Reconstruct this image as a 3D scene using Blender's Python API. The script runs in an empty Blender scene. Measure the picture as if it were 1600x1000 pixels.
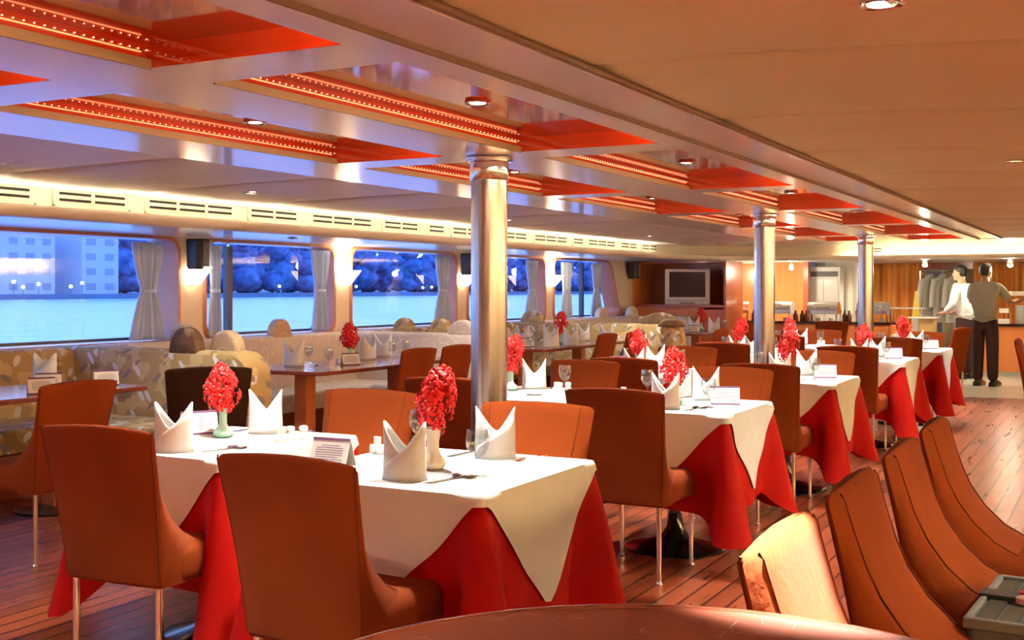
import bpy, bmesh, math, random
from math import sin, cos, pi, radians as R, exp, atan2, hypot
from mathutils import Vector, Matrix, Euler
random.seed(7)
SC = bpy.context.scene
COL = SC.collection

# ------------------------------------------------------------------ camera, world, exposure
cd = bpy.data.cameras.new('camera'); cam = bpy.data.objects.new('camera', cd); COL.objects.link(cam)
cam.location = (0, 0, 1.36); cam.rotation_euler = (R(90), 0, R(28.0))
cd.sensor_width = 36; cd.lens = 40.5; cd.shift_y = -49 / 1600; cd.clip_start = .05; cd.clip_end = 2000
SC.camera = cam
SC.view_settings.view_transform = 'Standard'; SC.view_settings.look = 'None'
SC.view_settings.exposure = 1.75; SC.view_settings.gamma = 1.0; SC.view_settings.use_curve_mapping = False
W = bpy.data.worlds.new('world'); SC.world = W; W.use_nodes = True
wn = W.node_tree.nodes; wl = W.node_tree.links
bgn = wn['Background']
tc = wn.new('ShaderNodeTexCoord'); sx = wn.new('ShaderNodeSeparateXYZ'); rp = wn.new('ShaderNodeValToRGB')
wl.new(tc.outputs['Generated'], sx.inputs[0]); wl.new(sx.outputs['Z'], rp.inputs[0]); wl.new(rp.outputs[0], bgn.inputs[0])
rp.color_ramp.elements[0].position = 0.0; rp.color_ramp.elements[0].color = (.36, .54, 1, 1)
rp.color_ramp.elements[1].position = 0.6; rp.color_ramp.elements[1].color = (.08, .26, .85, 1)
bgn.inputs[1].default_value = 1.25

def lamp(kind, name, loc, energy, color, size=.1, rot=(0, 0, 0), spot=None, blend=.6, sy=None, parent=None):
    l = bpy.data.lights.new(name, kind); l.energy = energy; l.color = color
    if kind == 'AREA':
        l.size = size
        if sy: l.shape = 'RECTANGLE'; l.size_y = sy
    else: l.shadow_soft_size = size
    if spot: l.spot_size = R(spot); l.spot_blend = blend
    o = bpy.data.objects.new(name, l); COL.objects.link(o); o.location = loc; o.rotation_euler = rot
    if parent: o.parent = parent
    return o
WARM = (1, .80, .54); WHITE = (1, .97, .89)
TRENCH_W = 16.0          # cove lamps, watts per metre
SPOT_W = 80.0            # coffer downlights

# ------------------------------------------------------------------ materials
MATS = {}
def nodes_of(m): return m.node_tree.nodes, m.node_tree.links
def mat(name, col, rough=.5, metal=0, spec=.5, coat=0, sheen=0, emit=None, es=0, trans=0):
    m = bpy.data.materials.new(name); m.use_nodes = True; MATS[name] = m
    b = m.node_tree.nodes['Principled BSDF']
    b.inputs['Base Color'].default_value = (*col, 1); b.inputs['Roughness'].default_value = rough
    b.inputs['Metallic'].default_value = metal; b.inputs['Specular IOR Level'].default_value = spec
    b.inputs['Coat Weight'].default_value = coat; b.inputs['Coat Roughness'].default_value = .12 if name == 'cream_gloss_paint' else .05
    b.inputs['Sheen Weight'].default_value = sheen
    if emit: b.inputs['Emission Color'].default_value = (*emit, 1); b.inputs['Emission Strength'].default_value = es
    b.inputs['Transmission Weight'].default_value = trans
    return m
def noise_mix(m, c1, c2, scale=5, detail=3, stretch=(1, 1, 1), lo=.35, hi=.65, bump=0, bscale=None, rough=None):
    n, l = nodes_of(m); b = n['Principled BSDF']
    t = n.new('ShaderNodeTexCoord'); mp = n.new('ShaderNodeMapping'); mp.inputs['Scale'].default_value = stretch
    nz = n.new('ShaderNodeTexNoise'); nz.inputs['Scale'].default_value = scale; nz.inputs['Detail'].default_value = detail
    cr = n.new('ShaderNodeValToRGB')
    cr.color_ramp.elements[0].position = lo; cr.color_ramp.elements[0].color = (*c1, 1)
    cr.color_ramp.elements[1].position = hi; cr.color_ramp.elements[1].color = (*c2, 1)
    l.new(t.outputs['Object'], mp.inputs[0]); l.new(mp.outputs[0], nz.inputs[0]); l.new(nz.outputs[0], cr.inputs[0])
    l.new(cr.outputs[0], b.inputs['Base Color'])
    if bump:
        n2 = n.new('ShaderNodeTexNoise'); n2.inputs['Scale'].default_value = bscale or scale * 8
        l.new(mp.outputs[0], n2.inputs[0])
        bp = n.new('ShaderNodeBump'); bp.inputs['Strength'].default_value = bump; bp.inputs['Distance'].default_value = .01
        l.new(n2.outputs[0], bp.inputs['Height']); l.new(bp.outputs[0], b.inputs['Normal'])
    return m
CHAIR = noise_mix(mat('chair_fabric', (.3, .07, .02), .9, sheen=.02, spec=.06), (.17, .031, .006), (.23, .043, .008), 3, 2, lo=.3, hi=.7, bump=.15, bscale=60)
PIPE = mat('chair_seam', (.13, .024, .005), .85, spec=.2)
CHROME = mat('chrome', (.78, .77, .76), .14, 1)
STEEL = noise_mix(mat('brushed_steel', (.5, .45, .42), .24, 1), (.38, .37, .37), (.50, .49, .48), 30, 2, (1, 1, .02))
RING = mat('polished_steel', (.8, .76, .72), .08, 1)
WHITECL = noise_mix(mat('white_linen', (.82, .82, .80), .85, spec=.2), (.56, .595, .57), (.60, .635, .61), 6, 2, bump=.12, bscale=14)
NAPK = mat('napkin_linen', (.64, .67, .66), .8, spec=.2)
REDCL = noise_mix(mat('red_satin', (.5, .01, .008), .6, spec=.12), (.36, .003, .0015), (.42, .005, .002), 4, 2)
PAINT = noise_mix(mat('cream_gloss_paint', (.74, .70, .62), .3, spec=.6, coat=.6), (.72, .72, .69), (.76, .76, .73), 2, 2, bump=.06, bscale=3)
BEIGE = mat('cream_wall', (.74, .60, .44), .55, spec=.3)
CREAM = mat('cream_molding', (.76, .70, .60), .4)
PANELF = noise_mix(mat('ceiling_fabric', (.62, .50, .34), .75, spec=.25), (.67, .65, .37), (.71, .69, .40), 2, 2, bump=.05, bscale=20)
PANELL = noise_mix(mat('window_lit_ceiling', (.7, .68, .68), .42, spec=.5), (.68, .67, .68), (.72, .71, .72), 2, 2, bump=.05, bscale=20)  # same ceiling fabric, cool window light put into a paler colour
COFW = noise_mix(mat('lacquered_red_wood', (.5, .07, .015), .07, spec=.7, coat=.6), (.33, .021, .003), (.42, .040, .006), 3, 4, (1, .15, 1))
ORW = noise_mix(mat('orange_wood', (.6, .2, .06), .3, coat=.2), (.58, .17, .045), (.68, .24, .075), 4, 4, (1, 1, .08))
DKW = noise_mix(mat('mahogany', (.2, .04, .02), .18, coat=.5), (.17, .035, .015), (.26, .06, .025), 4, 4, (1, .12, 1))
TRIMW = noise_mix(mat('window_wood', (.5, .19, .09), .3, coat=.3), (.48, .17, .075), (.58, .23, .11), 4, 4, (.3, 1, .1))
TVW = noise_mix(mat('cabinet_wood', (.4, .08, .03), .3, coat=.3), (.36, .07, .025), (.46, .10, .035), 3, 4, (1, 1, .08))
BLACK = mat('black_plastic', (.012, .012, .013), .4)
BLKMET = mat('black_iron', (.01, .01, .01), .15, spec=.7)
GREY = mat('grey_plastic', (.42, .44, .45), .35)
DGREY = mat('dark_grey', (.1, .1, .11), .5)
SILVER = mat('silver_plastic', (.55, .56, .54), .3, .4)
CUTL = mat('cutlery_steel', (.75, .70, .60), .12, 1)
CHINA = mat('white_china', (.84, .84, .82), .12, spec=.6, coat=.4)
CELADON = mat('celadon_glaze', (.34, .62, .47), .12, spec=.6, coat=.5)
CREAMGL = mat('cream_glaze', (.78, .72, .55), .12, spec=.6, coat=.5)
PETAL = noise_mix(mat('orchid_petal', (.75, .01, .01), .45, spec=.3), (.50, .002, .003), (.82, .02, .015), 60, 2, lo=.4, hi=.6)
PETALC = mat('orchid_heart', (.9, .55, .5), .5)
STEM = mat('green_stem', (.06, .2, .04), .5)
CURT = mat('pale_curtain', (.46, .58, .82), .85, spec=.15)
OCURT = noise_mix(mat('amber_curtain', (.72, .34, .1), .8, spec=.2), (.60, .22, .045), (.72, .31, .07), 6, 2, (1, 1, .1))
WCURT = mat('white_drape', (.8, .76, .68), .8)
TILE = mat('pale_tile', (.58, .57, .48), .25)
CARDM = mat('card_paper', (.66, .66, .62), .6)
CARDB = mat('card_print_blue', (.30, .38, .62), .6)
CARDP = mat('card_print_purple', (.12, .04, .10), .6)
INK = mat('ink', (.05, .05, .12), .7)
YEL = mat('yellow_plastic', (.85, .68, .05), .4)
SKIN = mat('skin', (.38, .17, .09), .6)
SKIN2 = mat('skin_light', (.55, .30, .2), .6)
HAIR = mat('black_hair', (.012, .01, .01), .5)
GSHIRT = mat('sage_shirt', (.30, .29, .22), .85)
TROUS = mat('dark_trousers', (.035, .008, .010), .85)
WSHIRT = mat('white_shirt', (.80, .82, .85), .8)
HSHIRT = mat('grey_shirt', (.50, .51, .48), .85)
SHOE = mat('shoe_leather', (.01, .01, .01), .25)
LENS = mat('lamp_lens', (1, 1, 1), .5, emit=(1, .93, .82), es=28)
LENSB = mat('cool_lamp_lens', (1, 1, 1), .5, emit=(.85, .95, 1), es=45)
SHADE = mat('sconce_glass', (1, .95, .85), .4, emit=(1, .82, .58), es=2.4)
ROPE = mat('rope_light', (1, .5, .3), .5, emit=(1, .30, .10), es=.5)
BEAD = mat('rope_bulb', (1, .8, .6), .5, emit=(1, .62, .35), es=.9)
HOT = mat('display_lamp', (1, 1, 1), .5, emit=(1, .9, .75), es=22)
TVS = mat('tv_screen', (.012, .014, .03), .06, spec=.8)
WATERL = mat('water_light', (1, 1, 1), .5, emit=(.8, .9, 1), es=2.5)

def table_wood():
    m = mat('round_table_wood', (.30, .07, .025), .5, spec=.15)
    n, l = nodes_of(m); b = n['Principled BSDF']; t = n.new('ShaderNodeTexCoord')
    nz = n.new('ShaderNodeTexNoise'); nz.inputs['Scale'].default_value = 5; nz.inputs['Detail'].default_value = 5
    cr = n.new('ShaderNodeValToRGB'); cr.color_ramp.elements[0].color = (.18, .034, .008, 1); cr.color_ramp.elements[1].color = (.28, .062, .015, 1)
    vr = n.new('ShaderNodeTexVoronoi'); vr.feature = 'DISTANCE_TO_EDGE'; vr.inputs['Scale'].default_value = 9
    mp = n.new('ShaderNodeMapping'); mp.inputs['Scale'].default_value = (1, 2.7, 1); mp.inputs['Rotation'].default_value = (0, 0, .6)
    c2 = n.new('ShaderNodeValToRGB'); c2.color_ramp.elements[0].color = (1, 1, 1, 1); c2.color_ramp.elements[1].color = (0, 0, 0, 1); c2.color_ramp.elements[1].position = .006
    n3 = n.new('ShaderNodeTexNoise'); n3.inputs['Scale'].default_value = 7
    mu = n.new('ShaderNodeMath'); mu.operation = 'MULTIPLY'
    c3 = n.new('ShaderNodeValToRGB'); c3.color_ramp.elements[0].position = .52; c3.color_ramp.elements[1].position = .62
    mx = n.new('ShaderNodeMixRGB'); mx.inputs[2].default_value = (.7, .38, .25, 1)
    l.new(t.outputs['Object'], nz.inputs[0]); l.new(nz.outputs[0], cr.inputs[0]); l.new(t.outputs['Object'], mp.inputs[0]); l.new(mp.outputs[0], vr.inputs[0])
    l.new(vr.outputs['Distance'], c2.inputs[0]); l.new(t.outputs['Object'], n3.inputs[0]); l.new(n3.outputs[0], c3.inputs[0])
    l.new(c2.outputs[0], mu.inputs[0]); l.new(c3.outputs[0], mu.inputs[1]); l.new(mu.outputs[0], mx.inputs[0]); l.new(cr.outputs[0], mx.inputs[1]); l.new(mx.outputs[0], b.inputs['Base Color'])
    return m
RTW = table_wood()

def floor_mat():
    m = mat('plank_floor', (.3, .07, .03), .2, spec=.32)
    n, l = nodes_of(m); b = n['Principled BSDF']
    t = n.new('ShaderNodeTexCoord'); mp = n.new('ShaderNodeMapping'); mp.inputs['Rotation'].default_value = (0, 0, R(90))
    br = n.new('ShaderNodeTexBrick'); br.inputs['Scale'].default_value = 1; br.inputs['Brick Width'].default_value = 1.9; br.inputs['Row Height'].default_value = .1
    br.inputs['Mortar Size'].default_value = .006; br.inputs['Mortar Smooth'].default_value = .15; br.offset = .37
    br.inputs['Color1'].default_value = (.19, .038, .013, 1); br.inputs['Color2'].default_value = (.29, .066, .023, 1); br.inputs['Mortar'].default_value = (.03, .01, .006, 1)
    nz = n.new('ShaderNodeTexNoise'); nz.inputs['Scale'].default_value = 3; nz.inputs['Detail'].default_value = 6
    m2 = n.new('ShaderNodeMapping'); m2.inputs['Scale'].default_value = (6, .5, 1)
    mx = n.new('ShaderNodeMixRGB'); mx.blend_type = 'MULTIPLY'; mx.inputs[0].default_value = .7
    cr = n.new('ShaderNodeValToRGB'); cr.color_ramp.elements[0].color = (.55, .5, .5, 1); cr.color_ramp.elements[1].color = (1.15, 1.1, 1.05, 1); cr.color_ramp.elements[0].position = .3; cr.color_ramp.elements[1].position = .7
    rr = n.new('ShaderNodeMapRange'); rr.inputs[3].default_value = .2; rr.inputs[4].default_value = .4
    l.new(t.outputs['Object'], mp.inputs[0]); l.new(mp.outputs[0], br.inputs[0]); l.new(t.outputs['Object'], m2.inputs[0]); l.new(m2.outputs[0], nz.inputs[0])
    l.new(nz.outputs[0], cr.inputs[0]); l.new(br.outputs[0], mx.inputs[1]); l.new(cr.outputs[0], mx.inputs[2]); l.new(mx.outputs[0], b.inputs['Base Color'])
    l.new(nz.outputs[0], rr.inputs[0]); l.new(rr.outputs[0], b.inputs['Roughness'])
    bp = n.new('ShaderNodeBump'); bp.inputs['Strength'].default_value = .8; bp.inputs['Distance'].default_value = .006; bp.invert = True
    l.new(br.outputs['Fac'], bp.inputs['Height']); l.new(bp.outputs[0], b.inputs['Normal'])
    return m
FLOOR = floor_mat()

def leaf_mat(name, base1, base2, lf1, lf2):
    m = mat(name, base1, .7, spec=.3); n, l = nodes_of(m); b = n['Principled BSDF']
    t = n.new('ShaderNodeTexCoord')
    v = n.new('ShaderNodeTexVoronoi'); v.distance = 'CHEBYCHEV'; v.inputs['Scale'].default_value = 10
    cr = n.new('ShaderNodeValToRGB'); cr.color_ramp.interpolation = 'CONSTANT'
    cr.color_ramp.elements[0].color = (*base1, 1); cr.color_ramp.elements[1].position = .55; cr.color_ramp.elements[1].color = (*base2, 1)
    e = cr.color_ramp.elements.new(.8); e.color = (base1[0] * .7, base1[1] * .68, base1[2] * .62, 1)
    l.new(t.outputs['Object'], v.inputs[0]); l.new(v.outputs['Color'], cr.inputs[0]); last = cr.outputs[0]
    for k, (rot, col, sc) in enumerate((((.5, .95, 0), lf1, 13), ((-.4, -.75, 0), lf2, 12))):
        mp = n.new('ShaderNodeMapping'); mp.vector_type = 'TEXTURE'; mp.inputs['Rotation'].default_value = rot; mp.inputs['Scale'].default_value = (1.5, 1.2, .5)
        v2 = n.new('ShaderNodeTexVoronoi'); v2.inputs['Scale'].default_value = sc * .62; v2.inputs['Randomness'].default_value = .8
        c2 = n.new('ShaderNodeValToRGB'); c2.color_ramp.elements[0].position = .27; c2.color_ramp.elements[0].color = (1, 1, 1, 1)
        c2.color_ramp.elements[1].position = .29; c2.color_ramp.elements[1].color = (0, 0, 0, 1)
        mx = n.new('ShaderNodeMixRGB'); mx.inputs[2].default_value = (*col, 1)
        l.new(t.outputs['Object'], mp.inputs[0]); l.new(mp.outputs[0], v2.inputs[0]); l.new(v2.outputs['Distance'], c2.inputs[0])
        l.new(c2.outputs[0], mx.inputs[0]); l.new(last, mx.inputs[1]); last = mx.outputs[0]
    l.new(last, b.inputs['Base Color'])
    return m
LEAF = leaf_mat('leaf_upholstery', (.42, .29, .11), (.54, .40, .18), (.66, .64, .58), (.24, .20, .17))
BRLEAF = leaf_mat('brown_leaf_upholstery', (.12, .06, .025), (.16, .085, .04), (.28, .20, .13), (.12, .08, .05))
def scroll_mat(name, c1, c2):
    m = mat(name, c1, .65, spec=.3); n, l = nodes_of(m); b = n['Principled BSDF']
    t = n.new('ShaderNodeTexCoord'); nz = n.new('ShaderNodeTexNoise'); nz.inputs['Scale'].default_value = 5; nz.inputs['Detail'].default_value = 0
    mu = n.new('ShaderNodeMath'); mu.operation = 'MULTIPLY'; mu.inputs[1].default_value = 9
    fr = n.new('ShaderNodeMath'); fr.operation = 'PINGPONG'; fr.inputs[1].default_value = .5
    cr = n.new('ShaderNodeValToRGB'); cr.color_ramp.elements[0].position = .02; cr.color_ramp.elements[0].color = (*c2, 1); cr.color_ramp.elements[1].position = .09; cr.color_ramp.elements[1].color = (*c1, 1)
    l.new(t.outputs['Object'], nz.inputs[0]); l.new(nz.outputs[0], mu.inputs[0]); l.new(mu.outputs[0], fr.inputs[0]); l.new(fr.outputs[0], cr.inputs[0]); l.new(cr.outputs[0], b.inputs['Base Color'])
    return m
SCROLL = scroll_mat('scroll_upholstery', (.60, .50, .40), (.74, .67, .56))
TANSC = scroll_mat('tan_scroll_upholstery', (.46, .32, .19), (.58, .44, .28))

def thin_glass(name, tint=(1, 1, 1), refl=1.0, power=4.5):
    m = bpy.data.materials.new(name); m.use_nodes = True; n, l = nodes_of(m); n.clear()
    o = n.new('ShaderNodeOutputMaterial'); mx = n.new('ShaderNodeMixShader'); tr = n.new('ShaderNodeBsdfTransparent'); gl = n.new('ShaderNodeBsdfGlossy')
    tr.inputs[0].default_value = (*tint, 1); gl.inputs['Roughness'].default_value = .0
    fr = n.new('ShaderNodeLayerWeight'); fr.inputs[0].default_value = .5; pw = n.new('ShaderNodeMath'); pw.operation = 'POWER'; pw.inputs[1].default_value = power; l.new(fr.outputs['Facing'], pw.inputs[0])
    mu = n.new('ShaderNodeMath'); mu.operation = 'MULTIPLY_ADD'; mu.inputs[1].default_value = .8; mu.inputs[2].default_value = .06 * refl; mu.use_clamp = True
    l.new(pw.outputs[0], mu.inputs[0]); l.new(mu.outputs[0], mx.inputs[0]); l.new(tr.outputs[0], mx.inputs[1]); l.new(gl.outputs[0], mx.inputs[2]); l.new(mx.outputs[0], o.inputs[0])
    return m
PANE = thin_glass('window_glass', (.96, .98, 1), 1.5)
GLASS = thin_glass('drinking_glass', (.90, .93, .93), 1.6, 2.4)

# ------------------------------------------------------------------ mesh helpers
class MB:
    def __init__(s): s.v = []; s.f = []; s.m = []; s.mi = 0
    def add(s, vs, fs, M=None):
        b = len(s.v)
        s.v += [tuple(M @ Vector(p)) if M else tuple(p) for p in vs]
        s.f += [tuple(i + b for i in f) for f in fs]; s.m += [s.mi] * len(fs)
        return s
    def box(s, x0, x1, y0, y1, z0, z1, M=None):
        v = [(x0, y0, z0), (x1, y0, z0), (x1, y1, z0), (x0, y1, z0), (x0, y0, z1), (x1, y0, z1), (x1, y1, z1), (x0, y1, z1)]
        return s.add(v, [(0, 3, 2, 1), (4, 5, 6, 7), (0, 1, 5, 4), (1, 2, 6, 5), (2, 3, 7, 6), (3, 0, 4, 7)], M)
    def lathe(s, prof, n=24, M=None, caps=True, sx=1, sy=1):
        v = []; f = []
        for r, z in prof:
            for i in range(n): a = 2 * pi * i / n; v.append((r * cos(a) * sx, r * sin(a) * sy, z))
        for j in range(len(prof) - 1):
            for i in range(n):
                k = (i + 1) % n; f.append((j * n + i, j * n + k, (j + 1) * n + k, (j + 1) * n + i))
        if caps:
            f.append(tuple(range(n))[::-1]); f.append(tuple((len(prof) - 1) * n + i for i in range(n)))
        return s.add(v, f, M)
    def loft(s, rings, closed=True, cap=True, M=None):
        n = len(rings[0]); v = [p for r in rings for p in r]; f = []
        for j in range(len(rings) - 1):
            for i in range(n if closed else n - 1):
                k = (i + 1) % n; f.append((j * n + i, j * n + k, (j + 1) * n + k, (j + 1) * n + i))
        if cap and closed: f.append(tuple(range(n))[::-1]); f.append(tuple((len(rings) - 1) * n + i for i in range(n)))
        return s.add(v, f, M)
    def tube(s, pts, r, n=8):
        pts = [Vector(p) for p in pts]; rings = []
        rr = r if isinstance(r, (list, tuple)) else [r] * len(pts)
        for i, p in enumerate(pts):
            d = (pts[min(i + 1, len(pts) - 1)] - pts[max(i - 1, 0)]).normalized()
            u = d.cross(Vector((0, 0, 1)) if abs(d.z) < .9 else Vector((1, 0, 0))).normalized(); w = d.cross(u)
            rings.append([tuple(p + (u * cos(2 * pi * k / n) + w * sin(2 * pi * k / n)) * rr[i]) for k in range(n)])
        return s.loft(rings)
    def ball(s, c, rx, ry=None, rz=None, n=12, m=8, M=None):
        ry = ry or rx; rz = rz or rx
        prof = [(sin(pi * j / m), -cos(pi * j / m)) for j in range(m + 1)]
        prof[0] = (.001, -1); prof[-1] = (.001, 1)
        v = [(c[0] + r * cos(2 * pi * i / n) * rx, c[1] + r * sin(2 * pi * i / n) * ry, c[2] + z * rz) for r, z in prof for i in range(n)]
        f = [(j * n + i, j * n + (i + 1) % n, (j + 1) * n + (i + 1) % n, (j + 1) * n + i) for j in range(m) for i in range(n)]
        return s.add(v, f, M)
    def build(s, name, mats, parent=None, smooth=False, bevel=0, loc=None, solid=0, sub=0):
        me = bpy.data.meshes.new(name); me.from_pydata(s.v, [], s.f)
        for m in (mats if isinstance(mats, (list, tuple)) else [mats]): me.materials.append(m)
        me.polygons.foreach_set('material_index', s.m)
        bm = bmesh.new(); bm.from_mesh(me); bmesh.ops.recalc_face_normals(bm, faces=bm.faces)
        bm.to_mesh(me); bm.free()
        if smooth: me.polygons.foreach_set('use_smooth', [True] * len(me.polygons)); me.set_sharp_from_angle(angle=R(smooth if smooth > 1 else 40))
        o = bpy.data.objects.new(name, me); COL.objects.link(o)
        if parent: o.parent = parent
        if loc: o.location = loc
        if solid: md = o.modifiers.new('s', 'SOLIDIFY'); md.thickness = solid; md.offset = 0
        if bevel: md = o.modifiers.new('b', 'BEVEL'); md.width = bevel; md.segments = 2; md.limit_method = 'ANGLE'; md.angle_limit = R(40); md.harden_normals = False
        if sub: md = o.modifiers.new('u', 'SUBSURF'); md.levels = sub; md.render_levels = sub
        return o
def bx(x0, x1, y0, y1, z0, z1): return MB().box(x0, x1, y0, y1, z0, z1)
def tag(o, label, cat, group=None, kind=None):
    o['label'] = label; o['category'] = cat
    if group: o['group'] = group
    if kind: o['kind'] = kind
    return o
def thing(name, label, cat, loc=(0, 0, 0), rz=0, group=None):
    o = bpy.data.objects.new(name, None); COL.objects.link(o); o.location = loc; o.rotation_euler = (0, 0, rz)
    o.empty_display_size = .1
    return tag(o, label, cat, group)
def struct(o): o['kind'] = 'structure'; return o
KIDS = {}
def copy_tree(o, parent=None):
    c = o.copy(); COL.objects.link(c)
    if parent: c.parent = parent
    for ch in list(o.children): copy_tree(ch, c)
    return c
USED = set()
def place(proto, loc, rz, label, group=None, scale=None):
    o = proto if proto.name not in USED else copy_tree(proto)
    USED.add(proto.name)
    o.location = loc; o.rotation_euler = (0, 0, rz); o['label'] = label
    if group: o['group'] = group
    scale = scale or 1.0; o.scale = scale if isinstance(scale, tuple) else (scale,) * 3
    return o
def rrect(x0, x1, y0, y1, r, n=6):
    pts = []
    for cx, cy, a0 in ((x1 - r, y0 + r, -90), (x1 - r, y1 - r, 0), (x0 + r, y1 - r, 90), (x0 + r, y0 + r, 180)):
        for i in range(n + 1): a = R(a0 + 90 * i / n); pts.append((cx + r * cos(a), cy + r * sin(a)))
    return pts

# ------------------------------------------------------------------ floor and shell
struct(bx(-7.1, 3.2, -5.5, 15.5, -.1, 0).build('floor', FLOOR))
struct(bx(-7.1, 3.2, 15.5, 24.5, -.1, 0).build('floor', TILE))
struct(bx(3.2, 3.3, -5.5, 24.5, -.1, 2.3).build('wall_right', BEIGE))
struct(bx(-7.4, 3.3, -5.6, -5.5, -.1, 2.3).build('wall_back', BEIGE))
struct(bx(-7.4, 3.3, 24.5, 24.6, -.1, 2.3).build('wall_front', BEIGE))

# window wall with rounded openings
WIN = [(-1.0, 1.6), (1.9, 5.0 - .25), (5.0, 7.29), (7.64, 9.47), (9.79, 11.89), (12.2, 14.3), (14.6, 16.95)]
WZ0, WZ1 = .935, 1.77
def wall_left():
    mb = MB(); cuts = [-5.5] + [(WIN[i][1] + WIN[i + 1][0]) / 2 for i in range(len(WIN) - 1)] + [24.5]
    for i, (a, b) in enumerate(WIN):
        y0, y1 = cuts[i], cuts[i + 1]
        inner = rrect(a, b, WZ0, WZ1, .13, 6)
        if i == 6:   # last window: the far upper corner is cut off diagonally
            inner = [(p[0] - max(0, (p[1] - 1.25)) * .75 * (1 if p[0] > 16.2 else 0), p[1]) for p in inner]
        outer = []
        for (y, z) in inner:
            cy, cz = (a + b) / 2, (WZ0 + WZ1) / 2; dy, dz = y - cy, z - cz
            t = min(((y1 if dy > 0 else y0) - cy) / dy if abs(dy) > 1e-6 else 9e9, ((1.95 if dz > 0 else 0) - cz) / dz if abs(dz) > 1e-6 else 9e9)
            outer.append((cy + dy * t, cz + dz * t))
        # snap the four cell corners
        for cy_, cz_ in ((y0, 0), (y1, 0), (y1, 1.95), (y0, 1.95)):
            k = min(range(len(outer)), key=lambda q: hypot(outer[q][0] - cy_, outer[q][1] - cz_)); outer[k] = (cy_, cz_)
        n = len(inner)
        vs = [(-7.1, *p) for p in inner] + [(-7.1, *p) for p in outer]
        mb.add(vs, [(k, (k + 1) % n, n + (k + 1) % n, n + k) for k in range(n)])
        # frame: reveal + proud lip
        fr = MB(); rings = []
        c = ((a + b) / 2, (WZ0 + WZ1) / 2)
        def grow(p, d):
            return (p[0] + (d if p[0] > c[0] else -d), p[1] + (d if p[1] > c[1] else -d))
        for dx, d in ((-.0, .035), (.022, .030), (.022, .004), (0, 0), (-.24, 0)):
            rings.append([(-7.1 + dx, *grow(p, d)) for p in inner])
        fr.loft(rings, cap=False)
        w = bpy.data.objects.new('window_%d' % (i + 1), None); COL.objects.link(w); w['kind'] = 'structure'
        fr.build('window_frame', TRIMW, w, smooth=50)
        g = MB(); g.add([(-7.31, *p) for p in inner], [tuple(range(n))]); g.build('glass', PANE, w)
        mul = {2: [3.2], 3: [8.16], 6: [16.0]}.get(i, [])
        for y in mul: bx(-7.34, -7.28, y - .03, y + .03, WZ0, WZ1 - .02).build('mullion', DGREY, w)
        bx(-7.34, -7.30, a + .05, b - .05, WZ0 - .005, WZ0 + .02).build('track', DGREY, w)
    struct(mb.build('wall_left', BEIGE))
wall_left()
for k, (a, b) in enumerate([(4.85, None), (7.33, None), (7.6, None), (9.52, None), (9.74, None), (11.94, None), (12.16, None), (14.35, None), (14.56, None), (17.3, None)]):
    pass

# soffit, cove and vent fascia: swept profile along the left wall, round the far corner, across the room
def path_pts():
    p = [(-5.6, y) for y in (-5.5, 0, 4, 8, 12, 14.6)]
    for i in range(1, 10): a = R(180 - 10 * i); p.append((-5.6 + 2.4 + 2.4 * cos(a), 14.6 + 2.4 * sin(a)))
    p += [(-3.2, 17.0), (0, 17.0), (3.2, 17.0)]
    return p
PATH = path_pts()
def sweep(prof):   # prof: list of (outward offset away from the room, z); left of travel is outward
    rings = []
    for i, p in enumerate(PATH):
        a = PATH[max(i - 1, 0)]; b = PATH[min(i + 1, len(PATH) - 1)]
        d = Vector((b[0] - a[0], b[1] - a[1])).normalized(); nrm = Vector((-d.y, d.x))
        rings.append([(p[0] + nrm.x * o, p[1] + nrm.y * o, z) for o, z in prof])
    return rings
fas = MB(); fas.loft(sweep([(0, 1.80), (0, 1.985)]), closed=False); struct(fas.build('trim_1', CREAM, smooth=60))
mold = MB(); mold.loft(sweep([(.02, 1.795), (-.085, 1.795), (-.085, 1.838), (-.105, 1.838), (-.115, 1.825), (-.112, 1.80), (-.10, 1.785), (-.06, 1.772), (.0, 1.768), (.05, 1.775), (.05, 1.79)]), closed=False, cap=False)
struct(mold.build('trim_2', CREAM, smooth=50))
sof = bx(-7.15, -5.55, -5.5, 24.5, 1.80, 1.83); sof.box(-5.55, 3.2, 17.02, 24.5, 1.815, 1.845)
struct(sof.build('ceiling_soffit', PAINT)); bpy.data.objects['ceiling_soffit'].name = 'ceiling.001'
# cove lamps in the trough
for y0, y1 in ((-5, -1), (-1, 3), (3, 7), (7, 11), (11, 14.6)):
    lamp('AREA', 'cove_or_fill_light', (-5.55, (y0 + y1) / 2, 1.812), TRENCH_W * (y1 - y0) * .12, (1, .80, .52), .03, rot=(0, R(180), 0), sy=y1 - y0)
for x0, x1 in ((-4.0, -1.5), (-1.5, 1.5)):
    pass
for y0, y1 in ((-5, -1), (-1, 3), (3, 7), (7, 11), (11, 15)):   # unseen cove lamps added along the right-hand wall as ceiling fill
    lamp('AREA', 'cove_or_fill_light', (3.05, (y0 + y1) / 2, 1.70), 11 * (y1 - y0), (1, .76, .46), .1, rot=(0, R(180 + 35), 0), sy=y1 - y0)
for x0, x1 in ((-4.0, -1.5), (-1.5, 1.5)):
    lamp('AREA', 'cove_or_fill_light', ((x0 + x1) / 2, 16.955, 1.812), TRENCH_W * (x1 - x0) * .1, (1, .72, .36), x1 - x0, rot=(R(180), 0, 0), sy=.03)

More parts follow.
